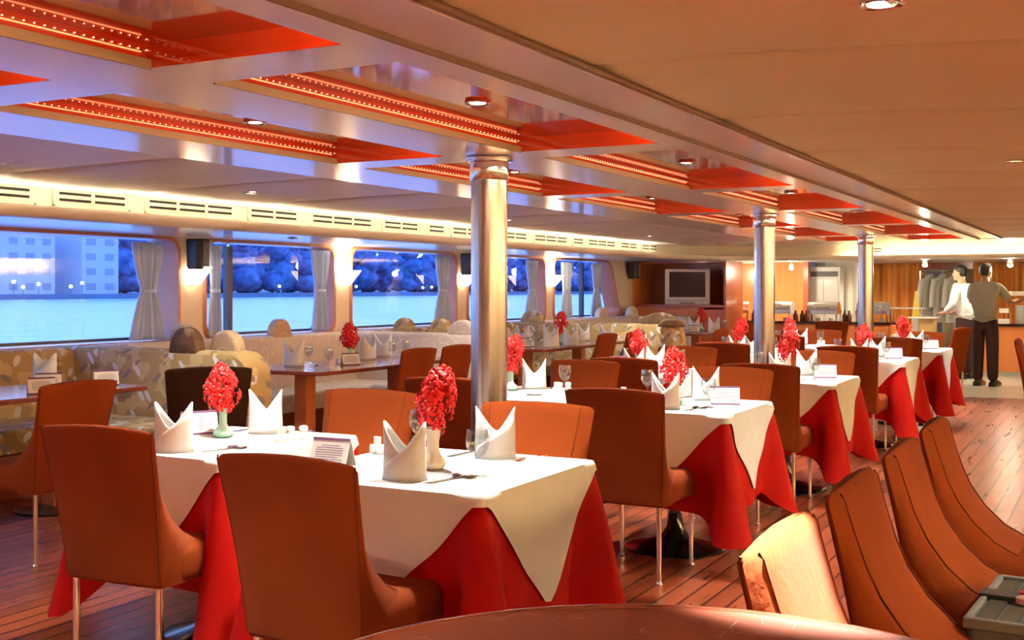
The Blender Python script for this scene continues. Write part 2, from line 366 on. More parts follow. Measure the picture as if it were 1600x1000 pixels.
# vents in the fascia: panel frame with louvre slots
def vent(s, n, on='x'):
    """n slot groups, wide panel; local: runs along +Y, faces +X"""
    w = .27 * n + .06
    root = thing('air_vent', '', 'vent')
    f = MB()
    f.box(-.004, .006, 0, w, 0, .014).box(-.004, .006, 0, w, .106, .12).box(-.004, .006, 0, .02, 0, .12).box(-.004, .006, w - .02, w, 0, .12)
    for k in range(1, n): f.box(-.004, .006, .03 + .27 * k - .008, .03 + .27 * k + .008, 0, .12)
    f.build('vent_frame', CREAM, root, bevel=.002)
    b = MB().box(-.0035, -.001, .012, w - .012, .01, .11); b.build('backing', CREAM, root)
    sl = MB()
    for k in range(n):
        for z in (.035, .073): sl.box(-.002, .001, .03 + .27 * k + .016, .03 + .27 * (k + 1) - .016, z, z + .016)
    sl.build('slot', BLACK, root)
    return root, w
vp = {n: vent(0, n) for n in (1, 2, 3)}
y = 1.2; seq = [2, 1, 3, 1, 3, 2, 3, 2, 3, 2, 1, 3, 2, 3, 1, 3, 2, 3, 2]; k = 0
vlist = []
# measured order near the picture's left edge: wide, short, wide of three...
while y < 14.2:
    n = seq[k % len(seq)]; k += 1
    pr, w = vp[n]
    vlist.append((n, y)); y += w + (.12 if n > 1 else .09)
for i, (n, y) in enumerate(vlist):
    lab = 'cream louvred air vent with %s slot %s, %s along the strip above the windows' % (['', 'one', 'two', 'three'][n], 'group' if n == 1 else 'groups', ['first', 'second', 'third', 'fourth', 'fifth', 'sixth', 'seventh', 'eighth', 'ninth', 'tenth', 'eleventh', 'twelfth', 'thirteenth', 'fourteenth', 'fifteenth', 'sixteenth', 'seventeenth', 'eighteenth', 'nineteenth', 'twentieth'][i])
    place(vp[n][0], (-5.594, y, 1.848), 0, lab, 'air vents over the window wall')
for (x, n, w_) in ((-4.55, 3, 'leftmost'), (-3.35, 1, 'next')):
    place(vp[n][0], (x, 16.994, 1.848), -pi / 2, 'small louvred air vent on the far cross fascia, %s' % ('beside the second steel column' if n == 3 else 'just left of the third steel column'), 'air vents on the far fascia')

# ------------------------------------------------------------------ ceiling
def camber(x): return 1.99 - .032 * min(1.2, max(0, x + 1.33)) ** 2 - .012 * max(0, x + .13) if x > -2.5 else 1.992 - .012 * max(0, -x - 3.85) ** 2
def fabric_panels(name, xs, y_list):
    mb = MB()
    for a, b in zip(y_list[:-1], y_list[1:]):
        ys = [a + .002, a + .012, a + .05, a + .2, (a + b) / 2, b - .2, b - .05, b - .012, b - .002]
        up = [.035, .012, .003, 0, -.003, 0, .003, .012, .035]
        rings = [[(x, yy, camber(x) + u) for x in xs] for yy, u in zip(ys, up)]
        mb.loft(rings, closed=False)
    return mb
ys_ = [3.04 + 1.16 * i for i in range(-8, 13)]
XR = [-1.36 + i * .35 for i in range(14)]
XL = [-5.62 + i * .2 for i in range(10)]
struct(fabric_panels('c', XR, ys_).build('ceiling', PANELF, smooth=60))
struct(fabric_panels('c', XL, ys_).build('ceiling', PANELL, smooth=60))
struct(bx(-5.6, 3.2, -5.5, 17.0, 2.04, 2.06).build('ceiling', BEIGE))
struct(bx(-5.6, 3.2, 15.2, 17.0, 1.975, 1.985).build('ceiling', PAINT))
# coffered frame
COF = [(-6.3, -4.25), (-4.01, -2.07), (-1.83, .10), (.34, 2.27), (2.51, 4.41), (4.65, 6.58), (6.82, 8.62), (8.86, 10.85), (11.09, 13.0), (13.24, 14.5)]
ROWS = [(-2.30, -1.67), (-3.28, -2.68)]
fr = MB(); Z = 1.95
fr.box(-1.67, -1.555, -5.5, 15.0, Z, Z + .02); fr.box(-2.68, -2.30, -5.5, 15.0, Z, Z + .02); fr.box(-3.45, -3.28, -5.5, 15.0, Z, Z + .02)
prev = -5.5
for x0, x1 in ROWS:
    for (a0, a1), (b0, b1) in zip(COF[:-1], COF[1:]): fr.box(x0, x1, a1, b0, Z, Z + .02)
    fr.box(x0, x1, 14.5, 15.0, Z, Z + .02)
struct(fr.build('trim_3', PAINT))
op = MB(); op.box(-1.555, -1.335, -5.5, 15.2, Z + .017, Z + .04); op.box(-3.85, -3.45, -5.5, 15.2, Z + .012, Z + .035); op.box(-3.85, -1.335, 15.0, 15.2, Z + .012, Z + .035)
struct(op.build('trim_4', PAINT, bevel=.003))
# white ceiling beyond the coffers
# beads edging the outer panels
bd = MB(); bd.tube([(-1.326, -5.5, 1.979), (-1.326, 15.2, 1.979)], .011, 8); bd.box(-1.556, -1.546, -5.5, 15.0, 1.951, 1.9675)
struct(bd.build('trim_5', mat('brown_bead', (.17, .10, .06), .7)))
# coffer boxes
LIPM = mat('shaded_lip_paint', (.22, .15, .08), .6)  # painted lip, its shade put into the colour as brown
ci = 0
for ri, (x0, x1) in enumerate(ROWS):
    for (a, b) in COF[1:]:
        c = bpy.data.objects.new('trim_%d' % (6 + ci), None); COL.objects.link(c); c['kind'] = 'structure'; ci += 1
        MB().box(x0 - .03, x1 + .03, a - .03, b + .03, 2.012, 2.022).build('panel', COFW, c)
        w = MB(); w.box(x0 - .03, x0 - .012, a - .03, b + .03, Z + .012, 2.014).box(x1 + .006, x1 + .03, a - .03, b + .03, Z + .012, 2.014)
        w.box(x0 - .03, x1 + .03, a - .03, a - .004, Z + .012, 2.014).box(x0 - .03, x1 + .03, b - .004, b + .03, Z + .021, 2.014).box(x0, x1, b - .004, b + .001, Z + .0005, Z + .022)
        w.box(x0 - .03, x0 - .006, a - .03, b + .03, Z + .020, 1.975)
        w.build('side_board', COFW, c)
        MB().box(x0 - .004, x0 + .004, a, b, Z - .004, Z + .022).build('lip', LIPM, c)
        MB().box(x0 - .010, x0 - .006, a + .1, b - .03, 1.988, 1.991).build('rope_light', ROPE, c)
        be = MB(); q = int((b - a) / .03)
        for j in range(q): be.box(x0 - .010, x0 - .007, a + .03 + j * .03, a + .033 + j * .03, 1.996, 1.999)
        lamp('AREA', 'rope_glow', (x1 + .004, (a + b) / 2, 1.982), 2.6, (1, .52, .28), .012, rot=(0, R(90), 0), sy=b - a - .1)
        be.build('rope_bulbs', BEAD, c)

# downlights: trim ring + lens + real lamp
def downlight():
    root = thing('ceiling_spotlight', '', 'light')
    MB().lathe([(.032, .0), (.046, -.002), (.048, -.008), (.044, -.011), (.032, -.008)], 24, caps=False).build('trim_ring', RING, root, smooth=True)
    MB().lathe([(.001, -.003), (.031, -.003)], 20, caps=False).build('lens', LENS, root)
    return root
dl = downlight(); nd = 0
ordn = ['nearest', 'second', 'third', 'fourth', 'fifth', 'sixth', 'seventh', 'eighth', 'ninth']
for ri, (x0, x1) in enumerate(ROWS):
    v = 0
    for k_, (a, b) in enumerate(COF[1:]):
        cx, cy = (x0 + x1) / 2, (a + b) / 2 + (.02 if k_ > 2 else 0)
        if k_ >= 3:
            lab = 'recessed spotlight in the %s lacquered coffer of the %s row' % (ordn[k_ - 3], ['aisle-side', 'window-side'][ri]); v += 1
            if k_ == 9: continue
            place(dl, (cx, cy, 2.012), 0, lab, 'spotlights in the coffers')
        lamp('SPOT', 'coffer_spot', (cx, cy, 1.99), SPOT_W, WHITE, .03, spot=104, blend=.9)
for i, (x, y_) in enumerate(((-.45, 5.87), (-.45, 9.25), (-.45, 12.6), (-.45, 2.50))):
    z = camber(x) - .001
    if i < 3: place(dl, (x, y_, z), 0, 'recessed spotlight in the right-hand fabric ceiling%s' % [' near the picture edge', ', farther off', ', farthest off'][i], 'spotlights in the right ceiling')
    else:
        o = place(dl, (x, y_, z), 0, 'bright cool spotlight in the right-hand ceiling at the top edge'); 
        for ch in o.children:
            if ch.name.startswith('lens'): ch.data = ch.data.copy(); ch.data.materials[0] = LENSB
    lamp('SPOT', 'ceiling_or_fill_spot', (x, y_, z - .02), 650 if i == 3 else 40, (.95, .97, 1) if i == 3 else WHITE, .02, spot=34 if i == 3 else 110, blend=.6, rot=(R(-20), 0, 0) if i == 3 else (0, 0, 0))
for i, y_ in enumerate((2.3, 5.73, 9.2, 12.7)):
    z = camber(-4.94) - .001
    if i: place(dl, (-4.94, y_, z), 0, 'small recessed spotlight in the window-side ceiling, %s from the left' % ['', 'first', 'second', 'third'][i], 'spotlights in the window-side ceiling')
    lamp('SPOT', 'ceiling_or_fill_spot', (-4.94, y_, z - .02), 22, WHITE, .02, spot=120, blend=.8)
place(dl, (-6.35, 7.9, 1.80), 0, 'tiny round spotlight under the soffit above the second window', 'soffit spotlights')
# unseen fill lamps added behind the camera and off to the right
for x, y_ in ((.6, -1.5), (1.6, 1.0), (.8, 3.6), (.4, -4), (1.8, 6.5), (1.8, 10.5), (-4.9, -2)):
    lamp('SPOT', 'ceiling_or_fill_spot', (x, y_, 1.84), 45, WHITE, .05, spot=140, blend=.9)

# ------------------------------------------------------------------ columns
def column(x, y_, label):
    root = thing('steel_column', label, 'column', (x, y_, 0), 0, 'steel columns down the middle')
    MB().lathe([(.082, 0), (.082, 1.86)], 48).build('shaft', STEEL, root, smooth=True)
    MB().lathe([(.086, 1.845), (.088, 1.848), (.088, 1.925), (.086, 1.93)], 48).build('collar', RING, root, smooth=True)
    MB().lathe([(.088, 1.93), (.108, 1.932), (.108, 1.946), (.09, 1.949)], 48).build('cap_ring', RING, root, smooth=True)
    MB().lathe([(.115, 0), (.113, .012), (.09, .016)], 48).build('base_ring', RING, root, smooth=True)
column(-2.525, 4.53, 'brushed steel column nearest the camera, between the front and second table rows')
column(-2.52, 9.0, 'brushed steel column in the middle distance, second of three')
column(-2.52, 13.05, 'brushed steel column farthest from the camera')

# ------------------------------------------------------------------ sconces, speakers, curtains
def sconce():
    root = thing('wall_sconce', '', 'wall lamp')
    m = MB(); rings = []
    for z, d in ((.0, .055), (.02, .085), (.06, .125), (.11, .175), (.145, .205), (.155, .212)):
        rings.append([(0.02 + d * (1 - abs(t) ** 2.2) , .075 * t * (1 + z), z) for t in [-1 + i / 6 for i in range(13)]] + [(.012, .06, z), (.012, -.06, z)])
    m.loft(rings); m.build('lamp_shade', SHADE, root, smooth=50)
    bx(-.0, .02, -.05, .05, .0, .16).build('wall_plate', RING, root, bevel=.004)
    return root
sp = sconce()
for i, y_ in enumerate((7.46, 9.63, 12.05, 14.45)):
    place(sp, (-7.095, y_, 1.39), 0, 'lit frosted glass wall sconce on the %s window pillar from the left' % ['first', 'second', 'third', 'fourth'][i], 'wall sconces between the windows')
    lamp('POINT', 'sconce_glow', (-6.99, y_, 1.60), 4.5, WARM, .05)
def speaker():
    root = thing('wall_speaker', '', 'speaker')
    rings = []
    for z, s in ((-.14, .8), (-.12, .9), (.1, 1), (.12, .95)):
        rings.append([(.08 + .09 * s, -.075 * s, z), (.10 + .10 * s, -.04 * s, z), (.10 + .10 * s, .04 * s, z), (.08 + .09 * s, .075 * s, z), (.06, .10 * s, z), (.06, -.10 * s, z)])
    MB().loft(rings).build('cabinet', BLACK, root, bevel=.006)
    rings = [[(x + .012, y * .85, z * .9) for x, y, z in [(.10 + .10 * s, -.04 * s, zz), (.10 + .10 * s, .04 * s, zz)]] for zz, s in ((-.11, .9), (.1, 1))]
    MB().loft(rings, closed=False).build('grille', DGREY, root, solid=.003)
    MB().tube([(0, 0, 0), (.07, 0, 0)], .015).build('bracket', BLKMET, root)
    MB().lathe([(.001, .0), (.008, 0)], 10, Matrix.Translation((.2, 0, .03)) @ Matrix.Rotation(R(90), 4, 'Y')).build('badge', SILVER, root)
    return root
sk = speaker()
for i, y_ in enumerate((7.46, 12.05, 17.35)):
    place(sk, (-7.095, y_, 1.665), R(-10), 'small black loudspeaker high on the wall, %s' % ['above the first sconce', 'partly behind the nearest steel column', 'next to the television cabinet'][i], 'loudspeakers on the window wall')

def curtain(wt, wm, wb, h):
    mb = MB(); rings = []; n = 36
    for j in range(17):
        t = j / 16; z = h * (1 - t)
        w = (wt + (wm - wt) * (t / .5) ** 1.5) if t < .5 else (wm + (wb - wm) * ((t - .5) / .5) ** .7)
        rings.append([(.025 * cos(i * 1.15 + sin(i * .7)) * (.55 + .6 * abs(t - .5)), w * (i / n - .5), z) for i in range(n + 1)])
    return mb.loft(rings, closed=False)
cp = {}
def put_curtain(y_, wt, wm, wb, label):
    root = thing('window_curtain', label, 'curtain', (-7.06, y_, WZ0 + .005), 0, 'gathered curtains at the windows')
    curtain(wt, wm, wb, WZ1 - WZ0 - .035).build('drape', CURT, root, smooth=80, solid=.003)
    h = (WZ1 - WZ0 - .035)
    rings = [[(.032 * cos(a), (wm / 2 + .012) * sin(a), h * .5 + d) for a in [2 * pi * q / 16 for q in range(16)]] for d in (-.015, .015)]
    MB().loft(rings, cap=False).build('tieback', CURT, root, smooth=80)
for y_, wt, wm, wb, lab in ((6.93, .36, .15, .42, 'pale tied-back curtain at the right end of the large leftmost window'), (7.72, .14, .10, .16, 'narrow pale curtain behind the first sconce'),
                            (9.22, .30, .15, .26, 'pale tied-back curtain right of the dark mullion, second window'), (11.55, .32, .15, .42, 'pale tied-back curtain left of the nearest steel column'),
                            (13.85, .34, .15, .44, 'pale flared curtain right of the nearest steel column'), (14.95, .34, .24, .36, 'pale curtain at the left of the last window, by the fourth sconce'),
                            (16.0, .34, .16, .44, 'pale tied-back curtain in the middle of the last window')):
    put_curtain(y_, wt, wm, wb, lab)

# ------------------------------------------------------------------ chairs
def chair_proto():
    root = thing('dining_chair', '', 'chair')
    def hw(z): return .212 + .040 * max(0, (z - .36) / .53) ** 1.2
    levels = [(.355, -.215, .10), (.37, -.225, .18), (.42, -.228, .13), (.47, -.234, .02), (.52, -.242, -.075), (.58, -.250, -.14), (.65, -.262, -.19), (.72, -.275, -.222), (.79, -.29, -.245), (.84, -.30, -.26), (.872, -.306, -.268), (.885, -.302, -.278), (.890, -.295, -.288)]
    mb = MB(); rings = []
    for z, yr, yf in levels:
        w = hw(z); top = z > .86; c = min(.055, (yf - yr) * .7); s = 1; d1 = min(.010, (yf - yr) * .3); d2 = min(.012, (yf - yr) * .25)
        if z > .88: w -= .012
        if z > .888: w -= .01
        loop = [(-w + .012, yr), (-w * .5, yr - .004), (0, yr - .006), (w * .5, yr - .004), (w - .012, yr), (w, yr + d2), (w + .001, yr + (yf - yr) * .35), (w - .03, yf - d1), (w - .05, yf - .001), (w * .45, yf + .004), (0, yf + .006), (-w * .45, yf + .004), (-w + .05, yf - .001), (-w + .03, yf - d1), (-w - .001, yr + (yf - yr) * .35), (-w, yr + d2)]
        rings.append([(x, yy, z + (.012 * (1 - (x / w) ** 2) if z > .75 else 0)) for x, yy in loop])
    mb.loft(rings); mb.build('backrest', CHAIR, root, smooth=60)
    sb = MB(); rr = []
    for z, i in ((.352, .02), (.362, .004), (.40, 0), (.445, .0), (.468, .008), (.480, .03)):
        rr.append([(x, yy, z + (.006 if z > .47 else 0)) for x, yy in rrect(-.218 + i, .218 - i, -.16 + i, .27 - i, .05, 4)])
    sb.loft(rr); sb.build('seat', CHAIR, root, smooth=60)
    for s in (-1, 1):
        MB().tube([(s * (hw(z) - .006), yr + .004, z + .002) for z, yr, yf in levels[1:-1]], .003, 6).build('seam', PIPE, root, smooth=60)
        MB().tube([(s * (hw(z) - .050), yf + .000, z + .002) for z, yr, yf in levels[3:-1]], .0024, 6).build('seam', PIPE, root, smooth=60)
    for xx, yy in ((-.185, -.20), (.185, -.20), (-.185, .22), (.185, .22)):
        lg = MB().lathe([(.0105, .014), (.012, .36)], 12, Matrix.Translation((xx, yy, 0))).build('leg', CHROME, root, smooth=True)
        MB().lathe([(.019, 0), (.019, .006), (.011, .013), (.010, .02)], 12, Matrix.Translation((xx, yy, 0))).build('foot_glide', CHROME, lg, smooth=True)
    return root
CH = chair_proto()
def chair(x, y_, deg, label, group=None, s=None): return place(CH, (x, y_, 0), R(deg), label, group, s)

# rows of square tables: (aisle-side centre, window-side centre)
TB = [(-2.07, 3.35), (-2.09, 5.76), (-2.04, 7.82), (-2.02, 10.32), (-1.97, 12.15)]
TA = [(-3.16, 3.52), (-3.14, 5.98), (-3.14, 8.0), (-3.10, 10.45), (-3.08, 12.25)]
RN = ['front', 'second', 'third', 'fourth', 'rear']
G1 = 'rust upholstered chairs at the white tables'
for i in range(5):
    for side, (cx, cy), dn, df in (('aisle-side', TB[i], .42, .42), ('window-side', TA[i], .38, .46)):
        dxn = {('aisle-side', 0): .04, ('window-side', 0): .10, ('aisle-side', 1): .02, ('window-side', 1): .02, ('window-side', 2): .20}.get((side, i), .06)
        ny = cy - .4 - .165
        if (side, i) == ('aisle-side', 0): ny = 2.80
        if (side, i) == ('window-side', 0): ny = 3.05
        dxf = {('aisle-side', 0): -.03, ('window-side', 0): .12}.get((side, i), .04)
        chair(cx + dxn, ny, random.uniform(-3, 3) if i else {'aisle-side': -2, 'window-side': 3}[side], 'rust high-backed chair at the %s %s table, its back to the camera' % (RN[i], side), G1)
        chair(cx + dxf, cy + .4 + .14, 180 + (random.uniform(-3, 3) if i else 2), 'rust high-backed chair facing the camera beyond the %s %s table' % (RN[i], side), G1)
# right-hand row, seen from their seat side, facing right
for i, (y_, w_) in enumerate(((2.23, 'pale-lit by the spotlight, closest to the round table'), (2.90, 'just beyond the pale-lit one'), (3.60, 'third from the round table'), (4.27, 'last of the close row'))):
    chair(-.30, y_, -90, 'rust chair in the right-hand row, %s' % w_, 'rust chairs along the right-hand side')
chair(-.58, 11.6, -90, 'rust chair cut by the right picture edge beside the corridor', 'rust chairs far on the right')
chair(-.42, 12.3, -80, 'rust chair just behind the one cut by the right edge', 'rust chairs far on the right')
chair(-1.98, 14.75, 72, 'rust chair in side view standing by the dark-trousered waiter')
chair(-3.72, 16.3, 170, 'salmon-lit chair standing alone before the buffet')
for i, (x, y_, a, w_) in enumerate(((-4.90, 4.05, 92, 'beside the leaf-patterned booth table'),)):
    chair(x, y_, a, 'brown chair at the left edge %s' % w_, 'chairs at the booth tables')
dk = chair(-4.98, 5.35, 48, 'dark brown chair beside the leaf-patterned sofa end', 'chairs at the booth tables')
DKF = mat('dark_brown_fabric', (.035, .017, .008), .85, spec=.15)  # this chair alone has darker upholstery
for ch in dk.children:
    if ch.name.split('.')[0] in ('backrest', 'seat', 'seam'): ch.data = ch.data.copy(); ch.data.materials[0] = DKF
for x, y_, w_ in ((-5.13, 7.56, 'left one of the pair at the second booth table'), (-5.13, 8.15, 'right one of the pair at the second booth table'), (-5.0, 10.95, 'left one of the pair at the third booth table'), (-4.95, 11.6, 'right one of the pair at the third booth table'), (-4.36, 12.75, 'by the brown sofa end beyond the third booth table')):
    chair(x, y_, 90, 'rust chair seen from behind, %s' % w_, 'chairs at the booth tables')
chair(-4.75, 15.6, 60, 'dark chair right of the farthest booth table')

# ------------------------------------------------------------------ tables with cloths
def table_proto():
    root = thing('pedestal_table', '', 'table')
    MB().loft([[(*p, z) for p in rrect(-.4, .4, -.4, .4, .02, 3)] for z in (.715, .743)]).build('tabletop', DKW, root)
    MB().lathe([(.035, .04), (.03, .12), (.03, .66), (.06, .715)], 24).build('pedestal', BLKMET, root, smooth=True)
    MB().lathe([(.27, 0), (.272, .008), (.25, .016), (.16, .03), (.08, .055), (.045, .11), (.034, .18)], 40).build('base', BLKMET, root, smooth=True)
    return root
TP = table_proto()
def ring_pts(a, n=26, rc=.025):
    """points around the table edge: (x, y, nx, ny, s) with s the distance along the side from its middle"""
    P = []
    for q in range(4):
        M = Matrix.Rotation(q * pi / 2, 2)
        for i in range(n):
            s = -a + rc + (2 * a - 2 * rc) * i / (n - 1)
            p = M @ Vector((a, s)); nn = M @ Vector((1, 0)); P.append((p.x, p.y, nn.x, nn.y, s, q))
        for i in range(1, 4):
            an = pi / 2 * i / 4; p = M @ Vector((a - rc + rc * cos(an), a - rc + rc * sin(an))); nn = M @ Vector((cos(an), sin(an)))
            P.append((p.x, p.y, nn.x, nn.y, a, q))
    return P
def off(s, a, depth, q, seed):
    e = max(0, a - abs(s)); t = depth / .5
    c = exp(-(e / .055) ** 2)
    v = exp(-((e - .13) / .06) ** 2)
    return t * (.115 * c + .012 - .028 * v + .012 * sin(s * 17 + q * 1.7 + seed) * (1 - c)) + .004 * sin(depth * 9)
def cloth(a, D, seed, white):
    P = ring_pts(a); rings = []; K = 10
    z0 = .7525 if white else .7475; d0 = .007 if white else .002
    rings.append([(x * .5, y * .5, z0) for x, y, *_ in P]); rings.append([(x * .97, y * .97, z0) for x, y, *_ in P])
    rings.append([(x + nx * (d0 - .002), y + ny * (d0 - .002), z0 - .003) for x, y, nx, ny, s, q in P])
    for j in range(1, K + 1):
        r = []
        for x, y_, nx, ny, s, q in P:
            e = max(0, a - abs(s))
            if white: L = max(.035, D - a - abs(s)) + .006 * sin(s * 30 + seed)
            else: L = .47 + .13 * exp(-(e / .09) ** 2) + .012 * sin(s * 9 + seed + q)
            dp = .012 + (L - .012) * j / K
            o = off(s, a, dp, q, seed) + d0
            ang = 0
            tx, ty = -ny, nx
            r.append((x + nx * o, y_ + ny * o, z0 - dp))
        rings.append(r)
    return MB().loft(rings, cap=False).add([(p[0], p[1], z0) for p in [(x * .5, y * .5) for x, y, *_ in P]], [tuple(range(len(P)))])
cl = [(cloth(.405, .825, s, True), cloth(.402, 0, s, False)) for s in (0.3, 2.2)]
wc = []; rc_ = []
for w_, r_ in cl:
    o = w_.build('white_tablecloth', WHITECL, smooth=70); tag(o, '', 'tablecloth'); wc.append(o)
    o = r_.build('red_tablecloth', REDCL, smooth=70); tag(o, '', 'tablecloth'); rc_.append(o)
for i in range(5):
    for side, (cx, cy), k_ in (('aisle-side', TB[i], 0), ('window-side', TA[i], 1)):
        sc_ = (.85, 1, 1) if k_ else None
        place(TP, (cx, cy, 0), 0, 'black pedestal table under the cloths, %s row, %s' % (RN[i], side), 'pedestal tables under white cloths', sc_)
        place(wc[(i + k_) % 2], (cx, cy, 0), 0, 'white cloth laid cornerwise over the %s %s table' % (RN[i], side), 'white overcloths', sc_)
        place(rc_[(i + k_) % 2], (cx, cy, 0), 0, 'red undercloth hanging below the white one, %s %s table' % (RN[i], side), 'red undercloths', sc_)

# ------------------------------------------------------------------ tableware prototypes
def napkin_proto():
    mb = MB(); n = 40
    def rad(a): return .078, .055
    rings = []
    for j in range(9):
        t = j / 8; r = []
        for i in range(n):
            a = 2 * pi * i / n; pk = abs(cos(a)) ** 1.5
            h = .105 + .105 * pk - .0 * (sin(a) > 0)
            fl = 1 - .10 * t + (.10 * pk * t * t); x = .080 * cos(a) * fl; y = .052 * sin(a) * (1 - .1 * t)
            r.append((x, y, h * t))
        rings.append(r)
    mb.loft(rings, cap=False)
    # diagonal wrap across the front, from low left to the right peak
    for sgn, zoff in ((1, 0), (-1, 0)):
        rr = []
        for j in range(6):
            t = j / 5; r = []
            for i in range(17):
                u = i / 16; a = pi * (-1 + u) if sgn > 0 else pi * u
                x = .084 * cos(a) * (1 - .08 * t); y = .057 * sin(a)
                h = .03 + .15 * u ** 1.3 + (.02 * u)
                r.append((x, y, h * t))
            rr.append(r)
        mb.loft(rr, closed=False)
    o = mb.build('folded_napkin', NAPK, smooth=60, solid=.0035)
    return tag(o, '', 'napkin')
NP = napkin_proto()
def goblet():
    mb = MB(); mb.lathe([(.034, 0), (.034, .002), (.01, .006), (.0045, .015), (.0045, .05), (.010, .058), (.026, .072), (.036, .095), (.038, .12), (.034, .15), (.0325, .15), (.0362, .12), (.034, .096), (.024, .075), (.001, .062)], 24, caps=False)
    return tag(mb.build('water_goblet', GLASS, smooth=60), '', 'glass')
GP = goblet()
def spoon(kind='spoon'):
    mb = MB(); rings = []
    prof = [(-.10, .005), (-.09, .0065), (-.03, .0035), (.03, .003), (.045, .006), (.055, .015), (.075, .020), (.092, .015), (.10, .003)]
    for y_, w in prof:
        b = -.006 * max(0, 1 - ((y_ - .075) / .03) ** 2); z = .006 + (.004 if -.03 < y_ < .05 else 0)
        rings.append([(-w, y_, z), (0, y_, z + b), (w, y_, z), (0, y_, z + b - .0015)])
    mb.loft(rings)
    return tag(mb.build('table_spoon', CUTL, smooth=70), '', 'spoon')
def fork():
    mb = MB(); rings = []
    for y_, w in [(-.10, .005), (-.09, .0065), (-.03, .0035), (.03, .003), (.045, .008), (.055, .012), (.062, .012)]:
        z = .005 + (.005 if -.03 < y_ < .05 else 0); rings.append([(-w, y_, z), (w, y_, z), (w, y_, z + .002), (-w, y_, z + .002)])
    mb.loft(rings)
    for k_ in range(4): x = -.0105 + .007 * k_; mb.box(x - .0016, x + .0016, .06, .10, .005, .007)
    return tag(mb.build('table_fork', CUTL, smooth=50), '', 'fork')
def knife():
    mb = MB(); rings = []
    for y_, w0, w1 in [(-.11, -.005, .005), (-.10, -.007, .007), (-.02, -.005, .005), (0, -.008, .006), (.05, -.010, .006), (.09, -.009, .006), (.105, -.002, .006)]:
        rings.append([(w0, y_, .002), (w1, y_, .002), (w1, y_, .005), (w0, y_, .004)])
    mb.loft(rings)
    return tag(mb.build('table_knife', CUTL, smooth=50), '', 'knife')
SPN, FRK, KNF = spoon(), fork(), knife()
def card_proto():
    root = thing('tent_card', '', 'card')
    w, h, d = .075, .095, .035
    a = MB().add([(-w, -d, 0), (w, -d, 0), (w, 0, h), (-w, 0, h)], [(0, 1, 2, 3)]).build('front_leaf', CARDM, root, solid=.0015)
    MB().add([(-w, d, 0), (w, d, 0), (w, 0, h), (-w, 0, h)], [(0, 1, 2, 3)]).build('back_leaf', CARDM, root, solid=.0015)
    def on(u0, u1, t0, t1, e=.0014):
        pts = []
        for u, t in ((u0, t0), (u1, t0), (u1, t1), (u0, t1)): pts.append((u, -d + d * t - e * .94, h * t + e * .34))
        return pts
    MB().add(on(-w, w, .90, 1), [(0, 1, 2, 3)]).build('top_band', CARDP, root)
    MB().add(on(-w, w, 0, .08), [(0, 1, 2, 3)]).build('bottom_band', CARDP, root)
    t = MB()
    for k_ in range(7): t.add(on(-.055 if k_ else -.035, (.055 - .02 * (k_ == 5)) if k_ else .04, .72 - .08 * k_ , .742 - .08 * k_), [(0, 1, 2, 3)])
    t.add(on(.03, .055, .16, .18), [(0, 1, 2, 3)]); t.build('text', INK, root)
    return root
CP = card_proto()
def vase(name, m, prof):
    mb = MB(); mb.lathe(prof + [(r - .003, z) for r, z in prof[::-1][:4]], 32, caps=False)
    return tag(mb.build(name, m, smooth=60), '', 'vase')
VP = vase('bud_vase', CELADON, [(.02, 0), (.036, .004), (.042, .016), (.038, .028), (.022, .042), (.016, .055), (.0155, .09), (.019, .115), (.022, .12)])
VC = vase('bud_vase', CREAMGL, [(.02, 0), (.036, .004), (.045, .020), (.040, .034), (.026, .050), (.021, .065), (.021, .095), (.028, .125), (.034, .14)])
def bloom_mesh():
    mb = MB()
    for k_ in range(5):
        M = Matrix.Rotation(k_ * 2 * pi / 5, 4, 'Z')
        mb.add([(0, 0, 0), (.0065, .010, .002), (0, .013, .008), (-.0065, .010, .002), (.008, .020, .002), (0, .029, -.002), (-.008, .020, .002)], [(0, 1, 2), (0, 2, 3), (1, 4, 2), (4, 5, 2), (5, 6, 2), (6, 3, 2)], M)
    mb.mi = 1; mb.ball((0, 0, .006), .0024, n=6, m=4)
    return mb
def orchid(nb, H, Wd, seed, lean):
    rnd = random.Random(seed)
    root = thing('orchid_spray', '', 'flowers')
    MB().tube([(0, 0, -.06), (.0, 0, 0), (lean * .4, 0, H * .5), (lean, 0, H * .93)], .0022, 6).build('stem', STEM, root)
    src = bloom_mesh().build('bloom', [PETAL, PETALC], root); first = True
    for k_ in range(nb):
        t = (k_ + .5) / nb; z = H * (t ** .85)
        prof = sin(pi * min(1, .14 + t * .80)) ** .7 * Wd * .5
        a = k_ * 2.39996 + rnd.uniform(-.3, .3)
        r = prof * rnd.uniform(.55, 1.2)
        o = src if first else src.copy()
        if not first: COL.objects.link(o); o.parent = root
        first = False
        o.location = (lean * t + r * cos(a), r * sin(a), z)
        d = Vector((cos(a), sin(a), (t - .35) * 1.2 + rnd.uniform(-.5, .5)))
        o.rotation_euler = d.to_track_quat('Z', 'Y').to_euler()
        s = rnd.uniform(.95, 1.4); o.scale = (s, s, s)
    return root
OR1 = orchid(46, .20, .145, 3, -.01); OR2 = orchid(46, .235, .13, 5, .035)
def shaker_proto():
    o = MB().lathe([(.019, 0), (.021, .005), (.019, .018), (.014, .028), (.014, .032), (.018, .038), (.018, .048), (.012, .054), (.001, .055)], 24).build('salt_shaker', CHINA, smooth=60)
    return tag(o, '', 'shaker')
SH = shaker_proto()
